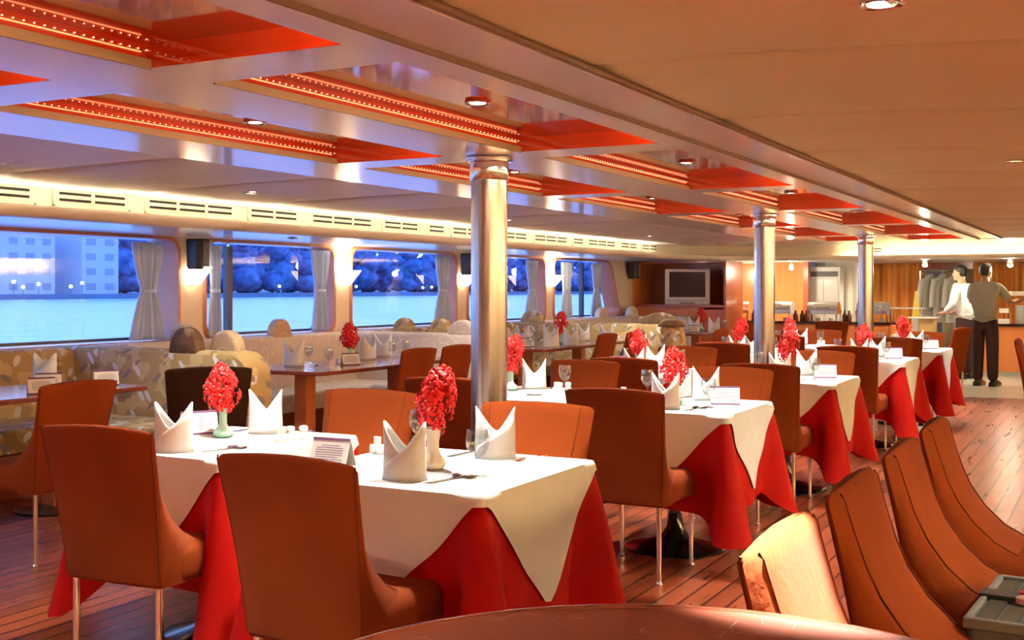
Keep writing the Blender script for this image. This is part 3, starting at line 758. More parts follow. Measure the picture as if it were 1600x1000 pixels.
def sugar_proto():
    root = thing('packet_holder', '', 'holder')
    MB().loft([[(x * s, y * s, z) for x, y in rrect(-.026, .026, -.02, .02, .012, 4)] for z, s in ((0, .9), (.01, 1), (.03, .95), (.034, .85))], cap=True).build('dish', CHINA, root, smooth=60)
    for k_ in range(2): MB().box(-.016, .016, -.002 + .008 * k_, .0 + .008 * k_, .02, .062).build('paper_packet', CARDM, root)
    return root
SU = sugar_proto()

def setting(side, i, cx, cy, far):
    w = '%s %s table' % (RN[i], side)
    A = side == 'window-side'
    z = .7535
    near_nap = (.08, -.32) if A else (.045, -.27)
    far_nap = (.03, .26) if A else (.08, .265)
    jx = random.uniform(-.02, .02) if i else 0
    rz = R(12) if not A else R(25)
    place(NP, (cx + near_nap[0] + jx, cy + near_nap[1], z), rz + random.uniform(-.1, .1) * (i > 0), 'peaked white napkin at the camera-side place of the %s' % w, 'folded napkins on the white tables', .88)
    place(NP, (cx + far_nap[0], cy + far_nap[1] + jx, z), R(22) + random.uniform(-.1, .1) * (i > 0), 'peaked white napkin at the far-side place of the %s' % w, 'folded napkins on the white tables', .88)
    V = VC if (not A and i == 0) else VP
    vx, vy = ((-.04, .08) if A else (.02, -.06))
    place(V, (cx + vx, cy + vy, z), 0, '%s bud vase on the %s' % ('cream glazed' if V is VC else 'pale green glazed', w), 'bud vases on the white tables')
    if V is VC: place(OR2, (cx + vx, cy + vy, z + .137), R(28), 'leaning red orchid spray in the cream vase, %s' % w, 'red orchid sprays', .86)
    else: place(OR1 if (i + A) % 2 else OR2, (cx + vx, cy + vy, z + .115), R(random.choice((0, 40, 200, 120))) if i else R(20), 'red orchid spray in a green vase on the %s' % w, 'red orchid sprays', .88)
    gl = ((-.22, .24), (.25, .22)) if A else ((.22, -.11), (-.28, .32))
    for k_, (gx, gy) in enumerate(gl):
        if A and i == 0 and k_ == 1: continue
        place(GP, (cx + gx, cy + gy, z), 0, 'clear stemmed water goblet on the %s, %s' % (w, ['beside the orchid vase', 'at the far place'][k_]), 'water goblets')
    far_ = [(.16, .30, 0), (-.13, .30, 1)]
    base = (.16, -.22) if not A else (.19, -.21)
    for P_, dx, nm in ((SPN, .045, 'spoon'), (KNF, .02, 'knife'), (SPN, -.01, 'second spoon')):
        place(P_, (cx + base[0] + dx, cy + base[1] + random.uniform(-.01, .01), z), R(-16 if A else -8) + random.uniform(-.05, .05), 'steel %s right of the near napkin on the %s' % (nm, w), 'cutlery on the white tables')
    place(FRK, (cx + near_nap[0] - .17, cy - .2, z), R(-10), 'steel fork left of the near napkin on the %s' % w, 'cutlery on the white tables')
    place(FRK, (cx + far_nap[0] + .13, cy + .29, z), R(172), 'steel fork beside the far napkin on the %s' % w, 'cutlery on the white tables')
    place(KNF, (cx + far_nap[0] - .15, cy + .30, z), R(176), 'steel knife beside the far napkin on the %s' % w, 'cutlery on the white tables')
    if A:
        place(CP, (cx - .21, cy + .12, z), R(60), 'folded tent card behind the napkin on the %s' % w, 'tent cards on the white tables')
        place(SH, (cx + .25, cy + .15, z), 0, 'left white china shaker on the %s' % w, 'china shakers'); place(SH, (cx + .285, cy + .19, z), 0, 'right white china shaker on the %s' % w, 'china shakers')
        place(SU, (cx + .27, cy + .07, z), R(30), 'small china packet holder in front of the shakers, %s' % w, 'china packet holders')
    else:
        x_, y__, r_ = (-.33, -.15, 3) if i == 0 else (.24, .10, 20)
        place(CP, (cx + x_, cy + y__, z), R(r_), 'printed tent card on the %s' % w, 'tent cards on the white tables')
        place(SU, (cx - .36, cy + .16, z), R(-20), 'small china packet holder at the left edge of the %s' % w, 'china packet holders')
        if i: place(SH, (cx - .30, cy + .05, z), 0, 'white china shaker on the %s' % w, 'china shakers')
for i in range(5):
    setting('aisle-side', i, *TB[i], False); setting('window-side', i, TA[i][0] - .05, TA[i][1], False)

# ------------------------------------------------------------------ booth sofas and tables
def sofa(n, y0, y1, leafm, label, x_end=-5.2, back_m=None, x_wall=-7.0, seat=True):
    """wall bench from y0 to y1, cross bench whose back stands at y1"""
    root = thing('booth_sofa', label, 'sofa', (-6.2, (y0 + y1) / 2, 0), 0, 'booth sofas under the windows')
    ox, oy = -6.2, (y0 + y1) / 2
    def L(o): o.location = (-ox, -oy, 0); return o
    # wall backrest
    m = MB(); prof = [(-7.04, .40), (-6.80, .40), (-6.84, .7), (-6.87, .90), (-6.90, .925), (-6.98, .93), (-7.04, .92)]
    m.loft([[(x, yy, z) for x, z in prof] for yy in (y0, y1)]); L(m.build('wall_backrest', leafm, root, smooth=50))
    # cross backrest, outer top corner rounded
    m = MB(); out = [(-7.04, .05), (x_end, .05)]
    r = .16
    for i in range(7): a = R(90 * i / 6); out.append((x_end - r + r * cos(a), .93 - r + r * sin(a)))
    out.append((-7.04, .93))
    T = .24
    m.loft([[(x if x > -7 else x, y1 + dy, z - dz * (z > .5)) for x, z in out] for dy, dz in ((0, .03), (.03, .004), (.06, 0), (T - .06, 0), (T - .02, .004), (T, .03))])
    L(m.build('cross_backrest', [leafm], root, smooth=50))
    if back_m:
        m = MB(); m.loft([[(x + (-.02 if x > -6 else 0), y1 + T + .004 + dd, z - .02 * (z > .5)) for x, z in out] for dd in (0, .012)]); L(m.build('rear_panel', back_m, root, smooth=50))
    rr = lambda a, b, c, d: [[(*p, z) for p in rrect(a + i, b - i, c + i, d - i, .05, 4)] for z, i in ((.30, 0), (.42, 0), (.445, .008), (.455, .03))]
    L(MB().loft(rr(-6.84, -6.30, y0, y1)).build('wall_seat', leafm, root, smooth=50))
    L(MB().loft(rr(-6.32, x_end, y1 - .5, y1 + .01)).build('cross_seat', leafm, root, smooth=50))
    L(bx(-6.84, -6.36, y0, y1, 0, .30).box(-6.36, x_end - .05, y1 - .44, y1, 0, .30).build('plinth', DKW, root))
    return root
sofa(1, 1.6, 6.0, LEAF, 'leaf-patterned tan booth sofa at the left, nearest the camera', back_m=SCROLL)
sofa(2, 6.3, 9.5, SCROLL, 'cream scroll-patterned booth sofa in the middle under the second window', back_m=LEAF)
sofa(3, 9.8, 13.1, LEAF, 'leaf-patterned booth sofa right of the nearest steel column', x_end=-4.7, back_m=SCROLL)
sofa(4, 13.45, 17.2, SCROLL, 'cream booth sofa running to the television cabinet', x_end=-6.0)
def headrest(m, x, y_, deg, label, w=.13, h=.17, z=.90):
    root = bpy.data.objects.new('headrest', None)
    mb = MB(); rings = []
    for dy, s in ((-.05, .9), (-.035, 1), (.035, 1), (.05, .9)):
        pts = [(-w * s, 0), (w * s, 0)] + [(w * s * cos(R(a)), h * s * sin(R(a)) ** .8) for a in range(12, 180, 12)]
        rings.append([(px, dy, pz) for px, pz in pts])
    mb.loft(rings); o = mb.build('sofa_headrest', m, smooth=50, bevel=.01)
    o.location = (x, y_, z); o.rotation_euler = (0, 0, R(deg)); tag(o, label, 'headrest', 'headrests on the sofa backs')
headrest(SCROLL, -6.93, 7.2, 90, 'cream headrest by the first pillar, behind the brown one')
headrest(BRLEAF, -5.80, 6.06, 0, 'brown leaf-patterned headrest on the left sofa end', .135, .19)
headrest(TANSC, -5.53, 6.17, -8, 'tan scroll-patterned headrest on the left sofa end', .15, .17)
headrest(TANSC, -6.93, 8.43, 90, 'tan headrest under the dark window mullion', .135, .18)
headrest(LEAF, -6.38, 9.70, 0, 'leaf-patterned headrest under the third window, left of two', .12, .17)
headrest(LEAF, -5.95, 9.70, 0, 'leaf-patterned headrest under the third window, right of two', .12, .17)
headrest(SCROLL, -5.62, 9.57, 0, 'wide cream headrest just left of the nearest steel column', .15, .16)
headrest(LEAF, -6.72, 13.2, 0, 'leaf-patterned headrest just right of the nearest steel column', .16, .18)
headrest(SCROLL, -6.93, 15.9, 80, 'cream headrest below the last window', .14, .18)
headrest(SCROLL, -6.93, 17.1, 80, 'cream headrest beside the television cabinet', .14, .18)
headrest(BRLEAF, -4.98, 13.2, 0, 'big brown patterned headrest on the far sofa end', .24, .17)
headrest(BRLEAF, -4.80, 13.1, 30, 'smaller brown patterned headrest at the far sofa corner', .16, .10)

def booth_table(x0, x1, y0, y1, label):
    cx, cy = (x0 + x1) / 2, (y0 + y1) / 2
    root = thing('booth_table', label, 'table', (cx, cy, 0), 0, 'dark wood booth tables')
    hx, hy = (x1 - x0) / 2, (y1 - y0) / 2
    MB().loft([[(*p, z) for p in rrect(-hx, hx, -hy, hy, .06, 5)] for z in (.72, .75)]).build('tabletop', DKW, root, smooth=50, bevel=.006)
    for s in (-1, 1):
        MB().box(-.06, .06, s * hy * .62 - .06, s * hy * .62 + .06, .03, .72).build('pedestal', ORW, root, bevel=.01)
        MB().lathe([(.24, 0), (.24, .015), (.05, .04)], 28, Matrix.Translation((0, s * hy * .62, 0))).build('base', BLKMET, root, smooth=True)
booth_table(-6.2, -5.42, 3.2, 5.35, 'dark wood booth table at the left edge')
booth_table(-6.06, -5.17, 6.75, 8.8, 'dark wood booth table in front of the cream sofa')
booth_table(-6.0, -5.12, 10.35, 12.5, 'dark wood booth table right of the nearest steel column')
booth_table(-6.0, -5.05, 14.9, 16.4, 'dark wood booth table before the television')
BT = ['left-edge', 'second', 'third', 'farthest']
def bset(ti, items):
    for kind, x, y_, rz, txt in items:
        P_ = {'n': NP, 'g': GP, 'c': CP, 's': SH, 'k': KNF, 'f': FRK, 'p': SPN}[kind]
        nm = {'n': 'white peaked napkin', 'g': 'clear water goblet', 'c': 'folded tent card', 's': 'white china shaker', 'k': 'steel knife', 'f': 'steel fork', 'p': 'steel spoon'}[kind]
        gr = {'n': 'napkins', 'g': 'goblets', 'c': 'tent cards', 's': 'shakers'}.get(kind, 'cutlery') + ' on the booth tables'
        place(P_, (x, y_, .7505), R(rz), '%s on the %s booth table, %s' % (nm, BT[ti], txt), gr)
bset(0, [('c', -5.66, 4.25, 70, 'leftmost, lit lilac'), ('c', -5.55, 4.62, 60, 'second from the left'), ('c', -5.68, 5.22, 60, 'at its right end'), ('c', -5.80, 4.88, 50, 'in the middle'), ('n', -5.95, 4.98, 10, 'behind the cards')])
bset(1, [('n', -5.77, 7.2, 15, 'at its left end'), ('g', -5.86, 7.50, 0, 'right behind the left napkin'), ('g', -5.42, 7.18, 0, 'alone at the front edge'), ('c', -5.47, 7.53, 60, 'in front of the orchids'),
         ('s', -5.66, 7.62, 0, 'left of the orchids'), ('n', -5.77, 8.2, 80, 'right beside the orchids'), ('g', -5.62, 8.35, 0, 'right of the orchids'), ('g', -5.66, 8.62, 0, 'toward the right end'),
         ('k', -5.5, 7.0, 70, 'nearest the left corner'), ('p', -5.62, 7.35, 70, 'between napkin and goblet'), ('n', -5.90, 8.62, 30, 'at its right end'), ('f', -5.95, 7.0, 70, 'far left')])
place(VP, (-5.83, 8.02, .7505), 0, 'pale green bud vase on the second booth table'); place(OR1, (-5.83, 8.02, .86), 1, 'red orchid spray on the second booth table', 'red orchid sprays')
bset(2, [('c', -5.52, 10.72, 70, 'at its left end'), ('n', -5.9, 11.35, 10, 'back left'), ('n', -5.28, 10.80, 40, 'front, nearest the steel column'), ('n', -5.25, 11.22, 20, 'front, under the orchids'), ('n', -5.85, 11.0, 60, 'behind the card'),
         ('n', -5.85, 11.95, 30, 'behind the orchids'), ('n', -5.6, 12.3, 50, 'right end, back'), ('g', -5.4, 10.55, 0, 'beside the card'), ('g', -5.5, 11.9, 0, 'right of the orchids'), ('n', -5.3, 12.3, 20, 'right end, front')])
place(VP, (-5.5, 11.5, .7505), 0, 'pale green bud vase on the third booth table'); place(OR2, (-5.5, 11.5, .86), 2, 'red orchid spray on the third booth table', 'red orchid sprays')
bset(3, [('n', -5.55, 16.1, 10, 'left one'), ('n', -5.15, 15.8, 40, 'front one'), ('g', -5.12, 16.2, 0, 'at the right end'), ('c', -5.35, 15.5, 40, 'in front of the left napkin'), ('n', -5.6, 15.2, 40, 'by the brown headrest')])
place(VP, (-5.5, 16.28, .7505), 0, 'pale green bud vase on the farthest booth table'); place(OR1, (-5.5, 16.28, .86), 3, 'red orchid spray on the farthest booth table', 'red orchid sprays')

# ------------------------------------------------------------------ round table at the camera, case on a chair
root = thing('round_table', 'scratched brown round table at the bottom edge of the picture', 'table', (-.46, 1.25, 0))
MB().lathe([(.001, .85), (.522, .85)], 96, caps=False).build('tabletop', RTW, root)
MB().lathe([(.520, .8485), (.528, .853), (.537, .852), (.541, .842), (.540, .825), (.53, .815), (.001, .815)], 96, caps=False).build('edge_band', DKW, root, smooth=60)
MB().lathe([(.03, .03), (.03, .815)], 24).build('pedestal', BLKMET, root, smooth=True)
MB().lathe([(.27, 0), (.272, .01), (.06, .05), (.03, .10)], 40).build('base', BLKMET, root, smooth=True)
root = thing('equipment_case', 'grey ribbed case with a black strap and red button on a chair seat, bottom right', 'case', (-.16, 3.27, .489), R(-4))
MB().loft([[(*p, z) for p in rrect(-.17, .17, -.25, .25, .02, 4)] for z in (0, .05)]).build('shell', DGREY, root, bevel=.004)
f = MB()
for a_, b_, c_, d_ in ((-.175, .175, .235, .255), (-.175, .175, -.255, -.235), (-.175, -.158, -.25, .25), (.158, .175, -.25, .25)): f.box(a_, b_, c_, d_, .035, .062)
f.build('rim', mat('case_rim', (.16, .17, .16), .4), root, bevel=.004)
f = MB()
for k_ in range(6): f.box(-.15 + .052 * k_, -.108 + .052 * k_, -.23, .23, .05, .056)
f.build('rib', mat('case_ribs', (.05, .05, .032), .5), root)
MB().box(-.18, .18, -.02, .05, .04, .068).build('strap', BLACK, root, bevel=.003)
for k_, m_ in enumerate((mat('red_button', (.6, .02, .05), .4), mat('tan_button', (.5, .3, .2), .4))):
    MB().lathe([(.02, .06), (.02, .074), (.014, .078)], 20, Matrix.Translation((-.06, .03 - .065 * k_, 0)), sx=1.3).build('button', m_, root, smooth=True)
MB().tube([(-.06, .20, .07), (-.02, .17, .08), (.02, .19, .075), (.03, .13, .07), (-.02, .11, .075), (.06, .09, .08)], .012, 8).build('cable', BLACK, root, smooth=True)

# ------------------------------------------------------------------ television corner
root = thing('television_cabinet', 'dark red-brown corner cabinet with an open niche for the television', 'cabinet', (-6.3, 17.7, 0))
MB().box(-.78, .74, .78, .80, .95, 1.79).build('back_panel', TVW, root)
MB().box(-.80, -.77, -.15, .8, .0, 1.79).build('side_panel', ORW, root); MB().box(.72, .76, -.1, .8, 0, 1.79).build('side_panel', TVW, root)
MB().box(-.79, .74, -.1, .8, 1.06, 1.10).build('shelf', TVW, root); MB().box(-.79, .74, -.1, .8, 1.77, 1.795).build('top_panel', TVW, root)
MB().box(-.78, .3, -.02, 0, 0, 1.06).build('lower_panel', ORW, root)
d = MB().box(.31, .72, -.12, -.10, .05, 1.03).build('door', TVW, root, bevel=.004); MB().box(.34, .35, -.135, -.12, .6, .7).build('handle', CHROME, d)
root = thing('television', 'silver boxy television in the dark wood niche', 'television', (-6.24, 17.78, 1.101), R(14))
m = MB(); m.box(-.36, .36, -.05, .02, 0, .58).build('casing', SILVER, root, bevel=.012)
MB().loft([[(-.30, .02, .05), (.30, .02, .05), (.30, .02, .54), (-.30, .02, .54)], [(-.2, .38, .12), (.2, .38, .12), (.2, .38, .42), (-.2, .38, .42)]]).build('tube_housing', DGREY, root, bevel=.01)
MB().box(-.29, .29, -.054, -.048, .12, .53).build('screen', TVS, root, bevel=.003)
MB().box(-.34, .34, -.058, -.05, .05, .085).build('speaker_strip', GREY, root); MB().box(-.12, .12, -.06, -.052, .02, .035).build('control_panel', DGREY, root)
for k_, x in enumerate((-5.53,)): pass

# ------------------------------------------------------------------ far end: panels, buffet, drapes
struct(bx(-7.1, -6.16, 18.55, 18.65, 0, 1.83).build('wall_far_left', TVW)); bpy.data.objects['wall_far_left'].name = 'wall_left.001'
struct(bx(-6.6, -4.85, 20.0, 20.05, 0, 1.83).build('wall_far_panel', ORW)); bpy.data.objects['wall_far_panel'].name = 'wall_front.001'
struct(bx(-4.88, -4.80, 19.85, 20.05, 0, 1.82).build('trim_40', TVW))
def pleats(x0, x1, y_, z0, z1, m, name, label, group, amp=.05, freq=36, seed=0):
    mb = MB(); n = int((x1 - x0) / .022); rnd = random.Random(seed); ph = [rnd.uniform(0, 6) for _ in range(3)]
    rings = []
    for z, s in ((z0, 1.25), ((z0 + z1) / 2, 1.0), (z1 - .15, .8), (z1, .7)):
        rings.append([(x0 + (x1 - x0) * i / n, y_ + amp * s * (sin(i * .022 * freq + ph[0] + 1.2 * sin(i * .022 * 5 + ph[1])) + .35 * sin(i * .022 * freq * .47 + ph[2])), z) for i in range(n + 1)])
    o = mb.loft(rings, closed=False).build(name, m, smooth=80, solid=.004)
    return tag(o, label, 'curtain', group)
pleats(-4.25, -3.1, 21.2, .02, 1.81, OCURT, 'pleated_curtain', 'amber pleated curtain left of the hanging shirts, behind the third column', 'amber curtains', seed=2)
pleats(-2.3, .2, 21.2, .02, 1.81, OCURT, 'pleated_curtain', 'amber pleated curtain behind the waiter at the right edge', 'amber curtains', seed=5)
pleats(-3.1, -2.3, 23.4, .02, 1.81, mat('pale_gold_curtain', (.75, .6, .34), .8), 'pleated_curtain', 'pale gold curtain deep in the opening behind the shirts', None, seed=9)
pleats(-4.85, -4.1, 20.6, .02, 1.82, WCURT, 'white_curtain', 'white plastic drape around the tall white cupboard', None, amp=.02, freq=40, seed=4)
MB_ = MB().box(-3.15, -2.25, 21.3, 21.36, 1.70, 1.83); tag(MB_.build('pelmet_board', DKW), 'dark wooden board above the hanging shirts', 'board')
root = thing('storage_cupboard', 'tall white double-door cupboard with a grey grille strip', 'cupboard', (-4.62, 20.25, 0))
MB().box(-.28, .28, 0, .3, 0, 1.74).build('body', WSHIRT, root, bevel=.01)
for s in (-1, 1):
    d = MB().box(min(0, s * .245) + .003, max(0, s * .245) - .003, -.02, -.001, .1, 1.52).build('door', CHINA, root, bevel=.004); MB().box(s * .03 - .006, s * .03 + .006, -.035, -.02, .9, 1.05).build('handle', GREY, d)
MB().box(-.24, .24, -.02, .0, 1.57, 1.66).build('grille', DGREY, root)

def buffet():
    root = thing('buffet_counter', 'long orange-brown buffet counter with a dark top below the far wood panel', 'counter', (-4.9, 18.95, 0))
    MB().box(-1.2, 1.75, -.3, .3, 0, .80).build('body', TVW, root)
    for k_ in range(5): MB().box(-1.17 + .585 * k_, -.63 + .585 * k_, -.315, -.30, .06, .77).build('front_panel', ORW, root, bevel=.004)
    MB().box(-1.24, 1.79, -.34, .34, .80, .83).build('worktop', BLKMET, root)
buffet()
def chafer(w=.5):
    root = thing('chafing_dish', '', 'chafing dish')
    MB().box(-w / 2, w / 2, -.17, .17, .12, .19).build('pan', CHROME, root, bevel=.008)
    m = MB(); rings = []
    for i in range(9):
        a = R(180 * i / 8); rings.append([(x, -.16 * cos(a), .19 + .13 * sin(a)) for x in (-w / 2 + .01, w / 2 - .01)])
    m.loft(rings, closed=False)
    for x in (-w / 2 + .01, w / 2 - .01): m.add([(x, -.16 * cos(R(180 * i / 8)), .19 + .13 * sin(R(180 * i / 8))) for i in range(9)], [tuple(range(9))])
    m.build('roll_lid', CHROME, root, smooth=40)
    MB().tube([(-.1, -.17, .26), (-.1, -.2, .28), (.1, -.2, .28), (.1, -.17, .26)], .008).build('lid_handle', CHROME, root, smooth=True)
    for x in (-w / 2 + .02, w / 2 - .02):
        for yy in (-.15, .15): MB().box(x - .012, x + .012, yy - .012, yy + .012, 0, .13).build('leg', CHROME, root)
    for x in (-.1, .12): MB().lathe([(.035, .0), (.035, .05), (.03, .055)], 16, Matrix.Translation((x, 0, 0))).build('burner', SILVER, root, smooth=True)
    return root
CF = chafer()
for x, w_ in ((-5.75, 'leftmost, by the television cabinet'), (-5.05, 'second, left of the middle column'), (-4.3, 'third, under the lit panel'), (-3.52, 'rightmost, beside the third column')):
    place(CF, (x, 18.85, .831), 0, 'chrome roll-top chafing dish on the buffet, %s' % w_, 'chafing dishes on the buffet')
JAR = [(-4.72, 'darkest jar'), (-4.66, 'tall jar')]
jb = MB().lathe([(.035, 0), (.04, .01), (.04, .10), (.025, .13), (.018, .15), (.018, .18)], 16).build('condiment_bottle', mat('brown_glass', (.12, .03, .01), .15), smooth=True); tag(jb, '', 'bottle')
for i, (x, y_) in enumerate(((-5.40, 18.66), (-5.31, 18.7), (-5.22, 18.64), (-4.70, 18.62), (-4.61, 18.68), (-4.52, 18.62), (-3.93, 18.66), (-3.85, 18.62))):
    place(jb, (x, y_, .831), 0, 'small brown glass bottle on the buffet, %s from the left' % ['first', 'second', 'third', 'fourth', 'fifth', 'sixth', 'seventh', 'eighth'][i], 'brown bottles on the buffet')
root = thing('glass_top_stand', 'metal rack with a glass shelf near the amber curtain', 'rack', (-2.95, 18.6, 0))
MB().box(-.26, .26, -.14, .14, 1.05, 1.065).build('glass_shelf', GREY, root)
MB().box(-.24, .24, -.13, .13, 0, .8).build('base_cabinet', ORW, root)
for x in (-.24, .24):
    for yy in (-.12, .12): MB().box(x - .008, x + .008, yy - .008, yy + .008, .8, 1.05).build('leg', CHROME, root)
# display lamps
def heat_lamp():
    root = thing('track_spotlight', '', 'light')
    MB().tube([(0, 0, 0), (0, 0, -.05)], .008).build('stem', CHROME, root)
    MB().lathe([(.02, -.05), (.035, -.07), (.045, -.12), (.045, -.13)], 18, caps=False).build('housing', CHROME, root, smooth=True)
    MB().ball((0, 0, -.12), .040).build('bulb', HOT, root, smooth=True)
    return root
HL = heat_lamp()
for x, y_, z, w_ in ((-4.92, 19.2, 1.83, 'over the orange wood panel'), (-6.0, 19.3, 1.80, 'beside the television cabinet'), (-2.62, 18.0, 1.84, 'above the hanging shirts'), (-1.42, 17.6, 1.82, 'at the right edge above the waiter')):
    place(HL, (x, y_, z), 0, 'glaring ball-shaped spotlight %s' % w_, 'glaring spotlights at the far end')
    lamp('POINT', 'spot_glow', (x, y_ - .08, z - .2), 9, (1, .82, .58), .05)
for x, y_, z, e in ((-5.2, 19.4, 1.80, 22), (-3.7, 20.3, 1.79, 22), (-1.0, 20.2, 1.79, 26), (-2.7, 22.3, 1.79, 16), (-2.9, 17.6, 1.78, 20), (-1.6, 18.4, 1.78, 18), (.5, 19, 1.78, 18)):
    lamp('SPOT', 'far_spot', (x, y_, z), e * .9, (1, .80, .55), .06, spot=140, blend=.9)

# hanging shirts
root = thing('clothes_rail', 'rail holding grey shirts in the curtain opening', 'rail', (-2.72, 20.6, 0))
MB().tube([(-.35, 0, 1.66), (.35, 0, 1.66)], .012).build('rod', CHROME, root, smooth=True)
for s in (-.35, .35): MB().tube([(s, 0, 0), (s, 0, 1.66)], .014).build('post', CHROME, root, smooth=True)
def shirt_proto():
    root = thing('hanging_shirt', '', 'shirt')
    rings = []
    for z, w, d in ((0, .20, .05), (.3, .19, .055), (.62, .20, .05), (.72, .19, .04), (.77, .10, .035), (.80, .05, .035)):
        rings.append([(w * cos(a) * (1 + .05 * sin(5 * a)), d * sin(a) * (1 + .15 * sin(7 * a)), z) for a in [2 * pi * i / 24 for i in range(24)]])
    MB().loft(rings).build('body', HSHIRT, root, smooth=60)
    for s in (-1, 1): MB().tube([(s * .17, 0, .72), (s * .22, 0, .55), (s * .235, .01, .25)], [.055, .05, .05], 10).build('sleeve', HSHIRT, root, smooth=60)
    MB().lathe([(.05, .79), (.055, .82), (.045, .82)], 16, caps=False, sy=.7).build('collar', HSHIRT, root, smooth=60)
    MB().tube([(-.15, 0, .74), (0, 0, .80), (0, 0, .88)], .005).build('hanger', CHROME, root)
    return root
SHP = shirt_proto()
for x, y_, a, w_ in ((-2.92, 20.6, 55, 'left one on the rail'), (-2.72, 20.6, 55, 'middle one on the rail'), (-2.52, 20.6, 55, 'right one on the rail')):
    place(SHP, (x, y_, .79), R(a), 'long grey-white shirt on a hanger, %s' % w_, 'shirts on the rail')
# yellow sign
root = thing('caution_sign', 'tall narrow yellow floor sign against the amber curtain', 'sign', (-2.95, 19.35, 0), R(12))
for s in (-1, 1):
    MB().add([(-.16, s * .12, 0), (.16, s * .12, 0), (.02, s * .01, 1.30), (-.02, s * .01, 1.30)], [(0, 1, 2, 3)]).build('panel', YEL, root, solid=.012)
MB().box(-.022, .022, -.018, .018, 1.28, 1.32).build('hinge', YEL, root)
# service stand and stool
root = thing('service_stand', 'light wooden service stand holding a white tray near the waiters', 'stand', (-2.64, 18.05, 0))
MB().box(-.14, .16, -.15, .15, .0, .92).build('body', mat('pale_wood', (.55, .38, .16), .4), root, bevel=.005); MB().box(-.2, .2, -.18, .18, .92, .94).build('top', CHINA, root)
MB().box(-.14, -.06, -.17, -.155, .72, .92).build('hanging_cloth', GREY, root)
root = thing('low_shelf', 'low wooden shelf with a pale top behind the last white table', 'shelf', (-2.78, 17.5, 0))
MB().box(-.2, .2, -.15, .15, 0, .66).build('body', ORW, root); MB().box(-.22, .22, -.17, .17, .66, .69).build('top', WCURT, root)
# bar
root = thing('bar_counter', 'orange wooden bar counter with a dark top at the right edge', 'counter', (-.6, 19.7, 0))
MB().box(-1.35, 1.8, -.3, .3, .07, .78).build('front_body', ORW, root); MB().box(-1.33, 1.8, -.27, .27, 0, .07).build('kickboard', SILVER, root)
MB().box(-1.4, 1.85, -.36, .36, .78, .81).build('worktop', BLKMET, root)
pl = MB()
def plates(x, y_, n, word):
    for k_ in range(n):
        place(PLT, (x + random.uniform(-.003, .003), y_, .811 + k_ * .018), 0, 'white china plate %s the %s stack on the bar' % ('topmost of' if k_ == n - 1 else 'at the bottom of' if k_ == 0 else 'inside', word), 'plates in the %s stack' % word)
PLT = tag(MB().lathe([(.05, 0), (.055, .004), (.085, .014), (.086, .018), (.05, .006), (.001, .006)], 24, caps=False).build('china_plate', CHINA, smooth=60), '', 'plate')
plates(-1.42, 19.5, 16, 'shorter'); plates(-1.235, 19.5, 19, 'taller')
root = thing('cup_caddy', 'white caddy of cups on the bar just right of the waiter', 'caddy', (-1.66, 19.5, .811))
MB().box(-.08, .08, -.06, .06, 0, .08).build('box', CHINA, root, bevel=.004); MB().box(-.07, .07, -.05, .05, .17, .24).build('upper_box', CHINA, root, bevel=.004)
for s in (-.06, .06): MB().box(s - .006, s + .006, -.005, .005, .08, .17).build('post', CUTL, root)

# ------------------------------------------------------------------ people
def skin_mesh(name, nodes, edges, m, parent, sub=2, smoothit=True):
    """nodes: list of (pos, rx, ry); edges: index pairs; root = node 0"""
    me = bpy.data.meshes.new(name); me.from_pydata([n[0] for n in nodes], edges, []); me.materials.append(m)
    o = bpy.data.objects.new(name, me); COL.objects.link(o); o.parent = parent
    sm = o.modifiers.new('skin', 'SKIN'); sm.use_smooth_shade = True
    sk_ = me.skin_vertices[0].data if me.skin_vertices else None
    if sk_ is None:
        bm = bmesh.new(); bm.from_mesh(me); bm.verts.layers.skin.verify(); bm.to_mesh(me); bm.free(); sk_ = me.skin_vertices[0].data
    for i, nd_ in enumerate(nodes): sk_[i].radius = (nd_[1], nd_[2]); sk_[i].use_root = (i == 0)
    ss = o.modifiers.new('sub', 'SUBSURF'); ss.levels = sub; ss.render_levels = sub
    return o
